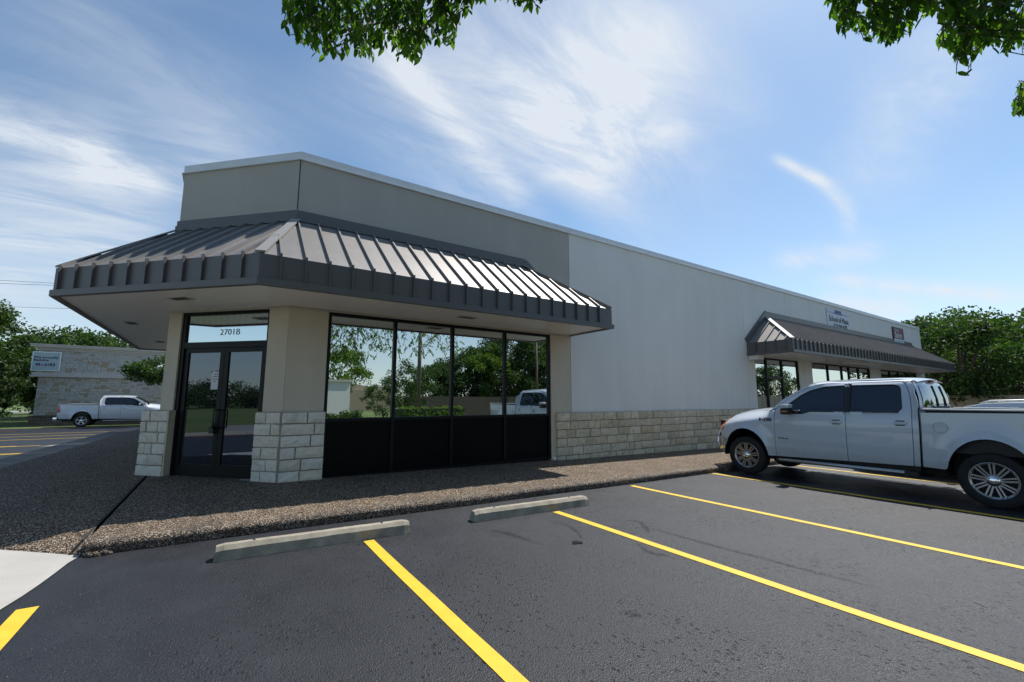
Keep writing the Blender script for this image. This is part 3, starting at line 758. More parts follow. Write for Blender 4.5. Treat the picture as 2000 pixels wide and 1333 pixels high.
def sofflight(p,ux,uy,z,par,l=.30,w_=.14):
    ux=Vector(ux);uy=Vector(uy);p=Vector(p)
    fr_=((p.x,p.y,0),(ux.x,ux.y,0),(uy.x,uy.y,0))
    f=MB(fr_); f.box((-l/2-.03,-w_/2-.03,z-.012),(l/2+.03,-w_/2,z)); f.box((-l/2-.03,w_/2,z-.012),(l/2+.03,w_/2+.03,z)); f.box((-l/2-.03,-w_/2,z-.012),(-l/2,w_/2,z)); f.box((l/2,-w_/2,z-.012),(l/2+.03,w_/2,z))
    o=f.build('soffit_light','trim_cement',par); g=MB(fr_); g.box((-l/2,-w_/2,z-.006),(l/2,w_/2,z-.001)); g.build('lens','dark_slot',o)
def sofpt(px,py): d=ray(px,py); return (CAMP+d*((z-1.55)/d.z))
for px,py,ux,uy in((352,583,(-S2,S2),(S2,S2)),(257,631,(0,1),(1,0)),(912,620,(1,0),(0,1))):
    q=sofpt(px,py); sofflight((q.x,q.y),ux,uy,z,cp1)
sofflight((-1.5,15.2),(0,1),(1,0),z,cp1)
# canopy 2
y2=6.56
secs2=[((15.23,W),(15.23,y2),(16.70,W),(16.70,W)),((15.23,y2),(34.38,y2),(16.70,W),(33.27,W)),((34.38,y2),(34.38,W),(33.27,W),(33.27,W))]
cp2,_,_=canopy(secs2,3.50,4.60,.318,[.32,.2,.3])
z=3.50-.415
so=MB(); so.poly([(15.25,W-.001,z),(15.25,y2+.02,z),(34.36,y2+.02,z),(34.36,W-.001,z)]); so.build('soffit','soffit_board',cp2)
fl=MB(); fl.box((16.6,W-.06,4.56),(33.3,W-.001,4.68)); fl.box((16.62,W-.035,4.681),(33.28,W-.001,4.80)); fl.bar((16.72,W-.03,4.72),(15.2,W-.03,3.56),.055,.26); fl.build('flashing','fascia_metal',cp2)
vb=MB(); vb.box((15.25,W-.34,2.92),(15.66,W-.02,3.083)); tag(vb.build('conduit_box','wall_paint',cp2,bevel=.01))
fx=MB(); fx.box((21.2,7.1,3.0),(23.6,7.3,3.083)); fx.build('strip_light','white_metal',cp2,bevel=.01)
# ---- banners on the wall
def quadsign(name,x0,x1,z0,z1,m,y=W-.012):
    b=MB(); n=10; vs=[]
    for i in range(n+1): 
        x=x0+(x1-x0)*i/n; o=.006*math.sin(i*1.9)
        b.v+=[(x,y-.004+o,z0),(x,y-.004+o,z1)]
    for i in range(n): b.f.append((2*i,2*i+1,2*i+3,2*i+2))
    n2=len(b.v); b.v+=[(x,yy+.008,zz) for x,yy,zz in b.v]; b.f+=[tuple(n2+k for k in q) for q in b.f]
    return b.build(name,m)
ba=quadsign('banner',22.05,24.58,4.66,5.60,'banner'); tag(ba,'white vinyl banner reading School of Music hung above the far awning','banner')
text('School of Music',.36,'text_dark',ba,(23.32,W-.026,5.13),(1,0,0),(0,0,1),sx=.93)
text('(512) 966-8205',.21,'text_dark',ba,(23.4,W-.026,4.86),(1,0,0),(0,0,1),sx=1.15)
bb=MB(); bb.box((22.75,W-.03,5.40),(23.75,W-.024,5.44)); bb.box((22.95,W-.03,5.46),(23.6,W-.024,5.57)); bb.box((22.1,W-.03,5.42),(22.7,W-.024,5.428)); bb.box((23.8,W-.03,5.42),(24.5,W-.024,5.428)); bb.build('logo','text_blue',ba)
sg=MB(); sg.box((30.25,W-.05,4.59),(31.95,W-.002,5.50)); so_=sg.build('hanging_sign','black_plastic'); tag(so_,'small square sign with maroon top and white script above the far end of the awning','sign')
s=MB(); s.box((30.32,W-.056,4.86),(31.88,W-.049,5.44)); s.build('sign_top','maroon',so_)
s=MB(); s.box((30.32,W-.056,4.63),(31.88,W-.049,4.857)); s.build('sign_base','banner',so_)
text('Salon',.44,'cream_paint',so_,(31.0,W-.062,5.06),(1,0,0),(0,0,1),bold=.012,sx=1.2)
s=MB(); s.box((30.45,W-.06,4.72),(31.7,W-.0565,4.78)); s.box((30.5,W-.061,5.3),(31.2,W-.0565,5.38)); s.build('sign_stripe','pale_blue',so_)
#PART2
# ------------------------------------------------------------------ vehicles
def inpoly(x,y,pg):
    c=False;n=len(pg);j=n-1
    for i in range(n):
        xi,yi=pg[i];xj,yj=pg[j]
        if (yi>y)!=(yj>y) and x<(xj-xi)*(y-yi)/(yj-yi)+xi: c=not c
        j=i
    return c
def densify(pg,st):
    o=[]
    for i in range(len(pg)):
        a=Vector(pg[i]);b=Vector(pg[(i+1)%len(pg)]); n=max(1,int((b-a).length/st))
        for k in range(n): o.append(tuple(a+(b-a)*k/n))
    return o
def arc(cx,cz,a,b,t0,t1,n=14):
    return [(cx+a*math.cos(R_(t0+(t1-t0)*i/n)),cz+b*math.sin(R_(t0+(t1-t0)*i/n))) for i in range(n+1)]
def rnd(pg,r,n=4):
    o=[]
    for i in range(len(pg)):
        p=Vector(pg[i]);a=Vector(pg[i-1]);b=Vector(pg[(i+1)%len(pg)]); rr=min(r,(a-p).length*.45,(b-p).length*.45)
        u=p+(a-p).normalized()*rr; v=p+(b-p).normalized()*rr
        for k in range(n+1):
            t=k/n; o.append(tuple(u*(1-t)**2+p*2*t*(1-t)+v*t*t))
    return o
def panel(name,pg,wf,side,m,parent,holes=(),st=.06,thick=.02,inset=0,smooth=True):
    """body panel: outline in (s,z) mapped onto the side surface wf"""
    pg=densify(pg,st); hs=[densify(h,st) for h in holes]
    V=[Vector(p) for p in pg]; E=[(i,(i+1)%len(pg)) for i in range(len(pg))]
    for h in hs:
        n=len(V); V+=[Vector(p) for p in h]; E+=[(n+i,n+(i+1)%len(h)) for i in range(len(h))]
    xs=[p[0] for p in pg];zs=[p[1] for p in pg]; b=list(V); ba=np.array([tuple(q) for q in b])
    x=min(xs)+st/2
    while x<max(xs):
        z=min(zs)+st/2
        while z<max(zs):
            if inpoly(x,z,pg) and not any(inpoly(x,z,h) for h in hs) and np.min(np.hypot(ba[:,0]-x,ba[:,1]-z))>st*.45: V.append(Vector((x,z)))
            z+=st
        x+=st
    r=geometry.delaunay_2d_cdt(V,E,[],0,1e-5); vo,fo=r[0],r[2]
    F=[]
    for f in fo:
        cx=sum(vo[i][0] for i in f)/3; cz=sum(vo[i][1] for i in f)/3
        if inpoly(cx,cz,pg) and not any(inpoly(cx,cz,h) for h in hs): F.append(tuple(f))
    vs=[(-q[0],side*(wf(q[0],q[1])-inset),q[1]) for q in vo]
    me=bpy.data.meshes.new(name); me.from_pydata(vs,[],F); me.update()
    bm=bmesh.new(); bm.from_mesh(me)
    bmesh.ops.delete(bm,geom=[v for v in bm.verts if not v.link_faces],context='VERTS')
    bmesh.ops.recalc_face_normals(bm,faces=bm.faces[:])
    f0=max(bm.faces,key=lambda f:abs(f.normal.y))
    if f0.normal.y*side<0: bmesh.ops.reverse_faces(bm,faces=bm.faces[:])
    be=[e for e in bm.edges if len(e.link_faces)==1]
    if thick:
        ex=bmesh.ops.extrude_edge_only(bm,edges=be)
        for v in [g for g in ex['geom'] if isinstance(g,bmesh.types.BMVert)]: v.co.y-=side*thick
        for e in be: e.smooth=False
    bm.to_mesh(me); bm.free()
    o=link(name,me,m,parent,smooth); return o
def loft(name,rows,m,parent,smooth=True,close=False):
    vs=[];fs=[];k=len(rows[0])
    for r in rows: vs+=[tuple(p) for p in r]
    for i in range(len(rows)-1):
        for j in range(k-1): a=i*k+j; fs.append((a,a+1,a+k+1,a+k))
    me=bpy.data.meshes.new(name); me.from_pydata(vs,[],fs); me.update()
    bm=bmesh.new(); bm.from_mesh(me); bmesh.ops.remove_doubles(bm,verts=bm.verts[:],dist=1e-5); bmesh.ops.recalc_face_normals(bm,faces=bm.faces[:])
    if sum(f.normal.z*f.calc_area() for f in bm.faces)<0: bmesh.ops.reverse_faces(bm,faces=bm.faces[:])
    bm.to_mesh(me); bm.free()
    return link(name,me,m,parent,smooth)
def ss(x,a,b): t=min(max((x-a)/(b-a),0),1); return t*t*(3-2*t)
def interp(x,pts):
    for (a,b),(c,d) in zip(pts[:-1],pts[1:]):
        if x<=c: return b+(d-b)*max(0,(x-a))/(c-a)
    return pts[-1][1]
def loc_mb(): return MB()
def wheel(parent,x,y,r,side,spokes,rim=.26,w_=.26,z=None,twin=True):
    z=r if z is None else z
    t=MB(); h=w_/2
    pr=[(rim-.01,-h*.8),(rim+.01,-h),(r*.86,-h*1.02),(r*.965,-h*.88),(r*.992,-h*.6),(r,0),(r*.992,h*.6),(r*.965,h*.88),(r*.86,h*1.02),(rim+.035,h*.99),(rim+.012,h*.93),(rim-.01,h*.8)]
    t.lathe(pr,(x,y,z),(0,side,0),48)
    # tread grooves
    o=t.build('wheel','rubber',parent,smooth='auto',off=0)
    f=MB(); c=Vector((x,y,z)); ax=Vector((0,side,0))
    f.lathe([(rim-.012,-h*.75),(rim-.025,h*.55),(rim-.02,h*.80),(rim+.004,h*.92),(rim+.014,h*.90),(rim+.008,h*.80)],(x,y,z),(0,side,0),48)
    f.lathe([(.085,h*.55),(.085,h*.80),(.055,h*.86)],(x,y,z),(0,side,0),24)
    # spokes
    for k in range(spokes):
        a0=2*math.pi*(k+.25)/spokes
        for q in ((-1,1) if twin else (0,)):
            rv=Vector((math.cos(a0),0,math.sin(a0))); tv=Vector((-math.sin(a0),0,math.cos(a0)))*q
            p0=c+ax*(h*.78)+rv*.070+tv*.0165
            p1=c+ax*(h*.86)+rv*(rim-.012)+tv*.0235
            wd=.021 if twin else .07
            f.bar(tuple(p0),tuple(p1),wd,.028,(0,1,0))
    f.build('rim','alloy',o,smooth='auto',off=0)
    d=MB(); d.lathe([(0,-h*.1),(rim-.02,-h*.1)],(x,y,z),(0,side,0),32); d.lathe([(.07,.0),(.155,.0),(.155,h*.12),(.07,h*.12)],(x,y,z),(0,side,0),32); d.build('brake_disc','dark_slot',o,off=0)
    hb=MB(); hb.lathe([(.074,h*.80),(.078,h*.92),(.066,h*1.04),(.035,h*1.12),(0,h*1.14)],(x,y,z),(0,side,0),28); hb.build('hub_cap','chrome',o,smooth=True,off=0)
    return o
def pickup(root,o):
    """s = metres behind the nose; parts are children of root (x forward, y left)"""
    HW=o.get('hw',.96); fa,ra=o['axles']; white=o['paint']
    fz=lambda s: interp(s,[(.15,1.06),(.2,1.095),(.3,1.145),(.45,1.20),(.75,1.27),(1.04,1.312),(1.3,1.345),(1.5,1.36)])
    bt=o['bedtop']; L=o['len']
    def wf(s,z):
        w_=HW-.03*ss(.62,z,z+.0001) if 0 else HW
        w_-=.030*(1-ss(z,.40,.62)); w_-=.012*(1-ss(z,.70,.735))
        if s<3.66:
            w_-=.028*ss(z,1.08,1.34)
            if z>1.34: w_-=.02+(z-1.34)*.30+ .12*max(0,(z-1.80)/.1)**2
        else: w_-=.010*ss(z,1.1,1.38)
        if s<1.5:
            t=max(0,(z-(fz(s)-.21))/.21); w_-=(.03+.30*(1-ss(s,1.15,1.45)))*t**1.7
        if s<.75: w_-=.20*((.75-s)/.65)**2.2
        if s>L-.35: w_-=.05*((s-(L-.35))/.35)**2
        for ax,a,b in((fa,.47,.56),(ra,.48,.585)):
            q=math.hypot((s-ax)/a,(z-.39)/b)
            if z>.30 and q<1.6: w_+=.040*(1-ss(q,1.0,1.13))+.022*(1-ss(q,1.13,1.45))
        return w_
    g=.004
    A1=arc(fa,.39,.465,.56,162,4,18); A2=arc(ra,.39,.475,.59,168,12,18)
    fend=[(.245,.715),(.30,.71),(.40,.705)]+A1+[(1.345,.425),(1.448-g,.43),(1.448-g,.67),(1.452-g,1.0),(1.462-g,1.345)]+[(s,fz(s)) for s in(1.3,1.04,.75,.6,.45)]+[(.385,1.10),(.335,.96),(.325,.885),(.235,.88)]
    fw=rnd([(1.70,1.455),(1.93,1.63),(2.10,1.725),(2.34,1.79),(2.655,1.805),(2.655,1.335),(2.10,1.33),(1.98,1.285),(1.66,1.285),(1.60,1.33)],.03)
    fd=[(1.448+g,.43),(2.655,.465),(2.665,.74),(2.672,1.05),(2.676,1.34),(2.705,1.86),(2.34,1.85),(2.18,1.825),(2.02,1.76),(1.75,1.60),(1.54,1.425),(1.467+g,1.352),(1.452+g,1.0),(1.448+g,.67)]
    rw=rnd([(2.735,1.805),(3.38,1.805),(3.455,1.76),(3.47,1.42),(3.44,1.35),(2.715,1.335)],.055,5)
    rd=[(2.664,.466),(3.552,.488),(3.572,.76),(3.586,1.05),(3.594,1.36),(3.575,1.62),(3.53,1.80),(3.47,1.855),(2.714,1.86),(2.685,1.34),(2.681,1.05),(2.674,.74)]
    cab=[(3.561,.488),(3.635,.49),(3.655,.76),(3.672,1.05),(3.682,1.39),(3.70,1.45),(3.685,1.60),(3.63,1.80),(3.575,1.862),(3.475,1.868),(3.54,1.80),(3.584,1.62),(3.603,1.36),(3.595,1.05),(3.581,.76)]
    bed=[(3.668,.49),(3.93,.485)]+A2+[(4.90,.50),(L-.10,.52),(L-.03,.80),(L-.02,bt-.005),(3.712,bt-.03),(3.704,1.05),(3.688,.76)]
    pillar=[(1.37,1.36),(1.462,1.362),(1.55,1.44),(1.75,1.61),(2.02,1.772),(2.18,1.838),(2.34,1.862),(3.475,1.872),(3.58,1.868),(3.60,1.885),(3.3,1.905),(2.34,1.90),(2.14,1.870),(1.93,1.76),(1.60,1.55)]
    for side in(1,-1):
        fo=panel('fender',fend,wf,side,white,root)
        d1=panel('door',fd,wf,side,white,root,[fw]); panel('window',fw,wf,side,'tint_glass',d1,inset=.012,thick=.005)
        d2=panel('door',rd,wf,side,white,root,[rw]); panel('window',rw,wf,side,'tint_glass',d2,inset=.012,thick=.005)
        for q,dq in((fw,d1),(rw,d2)):
            cx=(min(a[0] for a in q)+max(a[0] for a in q))/2; cz=(min(a[1] for a in q)+max(a[1] for a in q))/2
            panel('window_trim',[(cx+(a-cx)*1.024,cz+(b-cz)*1.05) for a,b in q],wf,side,'black_plastic',dq,[[(cx+(a-cx)*.985,cz+(b-cz)*.97) for a,b in q]],inset=-.0015,thick=.012)
        # black b-pillar film
        panel('pillar_trim',[(2.648,1.33),(2.675,1.33),(2.704,1.842),(2.65,1.84)],wf,side,'black_plastic',d1,inset=-.0025,thick=.003)
        panel('pillar_trim',[(2.683,1.33),(2.745,1.33),(2.765,1.842),(2.714,1.842)],wf,side,'black_plastic',d2,inset=-.0025,thick=.003)
        panel('cab_corner',cab,wf,side,white,root); panel('roof_rail',pillar,wf,side,white,root)
        bo=panel('bed_side',bed,wf,side,white,root)
        panel('fuel_door',arc(3.93,1.12,.082,.082,0,350,20),wf,side,white,bo,inset=-.002,thick=.006) if side==o.get('fuel',1) else None
        if side==o.get('fuel',1): panel('fuel_gap',arc(3.93,1.12,.086,.086,0,350,20),wf,side,'dark_slot',bo,inset=-.0008,thick=.001)
        # wheel wells
        for ax,(a,b) in((fa,(.47,.56)),(ra,(.48,.59))):
            m=MB(); k=20; 
            for i in range(k):
                t0=math.pi*(-.02+1.04*i/k); t1=math.pi*(-.02+1.04*(i+1)/k)
                P4=[(-(ax-a*1.03*math.cos(t)),side*y,.39+b*1.03*math.sin(t)) for t,y in((t0,HW-.005),(t1,HW-.005),(t1,.45),(t0,.45))]
                m.poly(P4)
            m.poly([(-(ax-a*1.05*math.cos(t)),side*.5,.39+b*1.05*math.sin(t)) for t in np.linspace(-.05,math.pi+.05,16)])
            m.build('wheel_well','dark_slot',root,off=0)
        # handles
        for s,p,d in((2.535,1.15,d1),(3.445,1.17,d2)):
            y=wf(s,p)
            panel('handle_recess',rnd([(s-.095,p-.055),(s+.095,p-.055),(s+.095,p+.06),(s-.095,p+.06)],.02),wf,side,'text_grey' if 0 else white,d,inset=-.006,thick=.008,st=.05)
            panel('handle_gap',[(s-.06,p+.022),(s+.06,p+.022),(s+.06,p+.04),(s-.06,p+.04)],wf,side,'dark_slot',d,inset=-.0075,thick=.001,st=.05)
            h=MB(); h.box((-s-.085,min(side*(y+.012),side*(y+.034)),p-.022),(-s+.085,max(side*(y+.012),side*(y+.034)),p+.012)); h.build('handle',white,d,smooth='auto',off=0,bevel=.009)
            panel('handle_gap',[(s-.06,p-.045),(s+.06,p-.045),(s+.06,p-.030),(s-.06,p-.030)],wf,side,'dark_slot',d,inset=-.0075,thick=.001,st=.05)
        # mirror
        if o.get('mirror','tow')=='tow':
            y0=side*(HW-.04);y1=side*(HW+.20)
            m=MB(); m.box((-1.80,min(y0,y1),1.275),(-1.70,max(y0,y1),1.37)); mo=m.build('mirror','black_plastic',root,smooth='auto',off=0,bevel=.02)
            m=MB(); ya,yb=side*(HW+.07),side*(HW+.26); m.box((-1.86,min(ya,yb),1.265),(-1.70,max(ya,yb),1.385)); m.build('housing','black_plastic',mo,smooth='auto',off=0,bevel=.03)
            m=MB(); m.box((-1.86,min(ya,yb),1.388),(-1.69,max(ya,yb),1.465)); m.build('mirror_cap',white,mo,smooth='auto',off=0,bevel=.024)
            yc=side*(HW+.262); m=MB(); m.box((-1.835,min(yc,yc+.006*side),1.315),(-1.735,max(yc,yc+.006*side),1.335)); m.build('marker_lamp','amber',mo,off=0)
        else:
            ya,yb=side*(HW-.02),side*(HW+.20); m=MB(); m.box((-1.80,min(ya,yb),1.30),(-1.68,max(ya,yb),1.46)); m.build('mirror','chrome',root,smooth='auto',off=0,bevel=.04)
        # lamps
        panel('headlight',[(.20,.895),(.32,.90),(.33,.965),(.378,1.095),(.41,1.165),(.30,1.13),(.20,1.085)],wf,side,'amber',root,inset=.004)
        panel('tail_light',rnd([(L-.16,.90),(L-.02,.90),(L-.02,1.32),(L-.12,1.32)],.03),wf,side,'red_lens',root,inset=-.006)
        # front bumper wrap
        panel('bumper_end',[(.19,.45),(.36,.44),(.40,.60),(.395,.695),(.235,.705),(.20,.70)],lambda s,z:wf(s,z)+.012,side,'chrome',root)
        wheel(root,-fa,side*(HW-.115),.388,side,o['spokes'],o.get('rim',.25),twin=o['twin'])
        wheel(root,-ra,side*(HW-.115),.388,side,o['spokes'],o.get('rim',.25),twin=o['twin'])
        if o.get('steps'):
            m=MB(); y=side*(HW+.005); m.tube([(-1.47,y-.05*side,.36),(-1.52,y,.365),(-3.44,y,.375),(-3.48,y-.05*side,.375)],.036,12); b_=m.build('side_step','chrome' if o['steps']==2 else 'alloy',root,smooth=True,off=0)
            m=MB(); m.box((-3.60,min(y-.06*side,y+.035*side),.335),(-3.44,max(y-.06*side,y+.035*side),.405)); m.build('end_cap','black_plastic',b_,off=0); m=MB(); m.box((-1.50,min(y-.09*side,y+.0*side),.335),(-1.44,max(y-.09*side,y+.0*side),.40)); m.build('end_cap','black_plastic',b_,off=0)
            for s in(1.75,3.2): m=MB(); m.bar((-s,side*.55,.42),(-s,y-.02*side,.37),.05,.03); m.build('bracket','black_plastic',b_,off=0)
        # bed rail cap
        m=MB(); yy=wf(4.5,bt)
        m.box((-(L-.02),min(side*(yy-.09),side*(yy+.004)),bt-.002),(-3.72,max(side*(yy-.09),side*(yy+.004)),bt+.012)); m.build('rail_cap','black_plastic',root,off=0)
        m=MB(); m.box((-(L-.03),min(side*(yy-.085),side*(yy-.004)),bt+.0125),(-3.73,max(side*(yy-.085),side*(yy-.004)),bt+.038)); m.build('rail_bar','white_metal',root,smooth='auto',off=0,bevel=.01)
        m=MB(); m.box((-(L-.06),min(side*(yy-.12),side*(yy-.10)),.78),(-3.75,max(side*(yy-.12),side*(yy-.10)),bt-.003)); m.build('bed_liner','black_plastic',root,off=0)
    # hood
    rows=[]
    for s in(.13,.16,.2,.3,.45,.6,.75,.9,1.04,1.2,1.34):
        we=wf(s,fz(s))-.004; r_=[]
        for j in range(17):
            t=-1+j/8; z=fz(s)+.052*(1-abs(t)**3)-(.10*max(0,(.2-s)/.07)**2 if s<.2 else 0)+(.018*math.exp(-((abs(t)-.55)/.12)**2) if s>.35 else 0)
            r_.append((-s+.05*(1-t*t)*0,t*we,z))
        rows.append(r_)
    loft('hood',rows,white,root)
    # cowl + windshield
    def wsx(t): return .13*(1-t*t)
    rows=[]
    for k in range(9):
        v=k/8; s=1.40+(2.17-1.40)*v; z=1.365+(1.868-1.365)*v+.035*math.sin(math.pi*v); hwid=(.845)*(1-v)+.715*v
        rows.append([(-(s-wsx(t)),t*hwid,z+.01*(1-t*t)) for t in np.linspace(-1,1,13)])
    loft('windshield',rows,'tint_glass',root)
    rows=[[(-(s-wsx(t)*k),t*.86,z+.03*(1-t*t)) for t in np.linspace(-1,1,9)] for s,z,k in((1.30,1.335,.2),(1.40,1.352,1.02))]
    loft('cowl','black_plastic' and rows,'black_plastic',root)
    wpz=MB(); wpz.tube([(-1.33,.55,1.385),(-1.42,.20,1.43),(-1.55,-.1,1.50)],.008,6); wpz.tube([(-1.36,.75,1.375),(-1.40,.70,1.40),(-1.60,.15,1.52)],.008,6); wpz.build('wiper','black_plastic',root,off=0)
    # roof
    rows=[]
    rt=[(2.06,1.852),(2.14,1.876),(2.3,1.900),(2.6,1.912),(3.0,1.918),(3.4,1.915),(3.55,1.905),(3.63,1.885),(3.67,1.86)]
    for s,z in rt:
        we=wf(min(s,3.6),min(z-.012,1.893)); r_=[]
        for t in np.linspace(-1,1,21): r_.append((-(s-.10*(1-t*t)*(1 if s<2.2 else 0)+(.05*(1-t*t) if s>3.6 else 0)),t*we,z-.012+.045*(1-abs(t)**2.6)))
        rows.append(r_)
    loft('roof',rows,white,root)
    # back of cab
    bk=MB(); yb=.80
    rows=[[(-s-.07*(1-abs(t)**4),t*w_,z) for t in np.linspace(-1,1,25)] for s,z,w_ in((3.66,.50,.93),(3.69,1.36,.925),(3.70,1.42,wf(3.6,1.42)))]
    loft('cab_back',rows,white,root)
    rows=[[(-s-.07*(1-abs(t)**4),t*w_,z) for t in np.linspace(-1,1,25)] for s,z,w_ in((3.70,1.42,wf(3.6,1.42)),(3.69,1.58,wf(3.6,1.58)),(3.65,1.76,wf(3.6,1.76)),(3.625,1.82,wf(3.6,1.82)),(3.60,1.872,wf(3.6,1.872)-.004))]
    bo=loft('rear_frame',rows,white,root)
    rows=[[(-s-.007-.07*(1-abs(t*.9)**4),t*w_,z) for t in np.linspace(-1,1,21)] for s,z,w_ in((3.70,1.435,.80),(3.692,1.58,.765),(3.652,1.76,.72),(3.64,1.80,.69))]
    go=loft('rear_window',rows,'rear_glass',root)
    m=MB()
    for t in(-.24,.24): m.bar((-3.782,t,1.44),(-3.770,t*.98,1.58),.03,.02); m.bar((-3.770,t*.98,1.58),(-3.726,t*.94,1.79),.03,.02)
    m.bar((-3.782,-.45,1.437),(-3.782,.45,1.437),.02,.02,(0,0,1)); m.build('window_divider','black_plastic',go,off=0)
    m=MB(); m.box((-3.735,-.16,1.85),(-3.66,.16,1.885)); m.build('brake_light','red_lens',root,smooth='auto',off=0,bevel=.01)
    # bed, tailgate, bumpers, grille
    m=MB(); m.box((-(L-.08),-.86,.74),(-3.76,.86,.79)); m.box((-3.80,-.86,.79),(-3.755,.86,bt-.01)); m.build('bed_floor','black_plastic',root,off=0)
    m=MB(); m.box((-L,-.80,.60),(-(L-.07),.80,bt)); m.build('tailgate',white,root,smooth='auto',off=0,bevel=.012)
    m=MB(); m.box((-(L+.14),-.90,.42),(-(L-.04),.90,.62)); m.build('rear_bumper','chrome',root,smooth='auto',off=0,bevel=.03)
    m=MB(); m.box((-.26,-.66,.72),(-.12,.66,1.09)); gr=m.build('grille','black_plastic',root,smooth='auto',off=0,bevel=.02)
    m=MB()
    for z in(.78,.88,.98): m.box((-.15,-.62,z),(-.115,.62,z+.035))
    m.build('grille_bar','chrome',gr,off=0)
    m=MB(); pts=[]
    for t in np.linspace(-1,1,17): pts.append((-(.12+.09*t*t),t*.86,.0))
    for i in range(16):
        a,b=pts[i],pts[i+1]; m.poly([(a[0],a[1],.46),(b[0],b[1],.46),(b[0],b[1],.70),(a[0],a[1],.70)]); m.poly([(a[0],a[1],.70),(b[0],b[1],.70),(b[0]-.12,b[1],.71),(a[0]-.12,a[1],.71)])
    m.build('front_bumper','chrome',root,smooth='auto',off=0)
    if o.get('guard'):
        m=MB()
        for y in(-.70,.70): m.tube([(-.22,y,.43),(-.13,y,.47),(-.085,y,.60),(-.095,y,.74),(-.16,y,.86),(-.24,y*.98,.89)],.036,10)
        m.tube([(-.085,-.70,.62),(-.06,-.3,.62),(-.06,.3,.62),(-.085,.70,.62)],.03,10); m.tube([(-.16,-.70,.86),(-.13,0,.88),(-.16,.70,.86)],.03,10)
        m.build('bull_bar','chrome',root,smooth=True,off=0)
    # chassis + dark cabin fill
    m=MB(); m.box((-(L-.15),-.40,.33),(-.35,.40,.60)); m.box((-3.60,-.80,.40),(-1.50,.80,.50)); m.box((-3.7,-.62,.50),(-1.4,.62,1.30)); m.box((-1.45,-.5,.55),(-.3,.5,1.0)); m.box((-3.6,-.60,1.3),(-2.1,.60,1.78)); m.build('chassis','dark_slot',root,off=0)
# ---- the big white pickup (nose against the walk)
tr=empty('pickup_truck',(9.40+.965,5.98,-.008),R_(90),label='large white crew cab pickup with chrome bull bar parked nose-in beside the stone wall',cat='pickup truck')
tr.rotation_euler=(math.atan(.0155)*0,0,R_(90))
pickup(tr,dict(axles=(.845,4.425),paint='car_white',bedtop=1.375,len=5.66,spokes=9,twin=True,steps=1,guard=True,mirror='tow'))
text('F-150',.085,'badge_dark',tr,(9.404-.024,5.98-1.29,1.137),(0,-1,0),(0,0,1),'badge',bold=.004,sx=1.25,thick=.004)
text('EcoBoost',.045,'text_grey',tr,(9.404-.006,5.98-1.61,.785),(0,-1,0),(0,0,1),'badge',bold=.001,sx=1.1,thick=.003)
# ---- white pickup across the left lot
P2=hitA(157,835); 
t2=empty('pickup_truck',(P2.x+4.42,P2.y+.965,A(P2.x,P2.y)),0,label='smaller-looking white crew cab pickup parked side-on before the pale stone building',cat='pickup truck')
pickup(t2,dict(axles=(.90,4.42),paint='car_white',bedtop=1.36,len=5.55,spokes=5,twin=False,steps=1,guard=False,mirror='std',fuel=0,rim=.25))
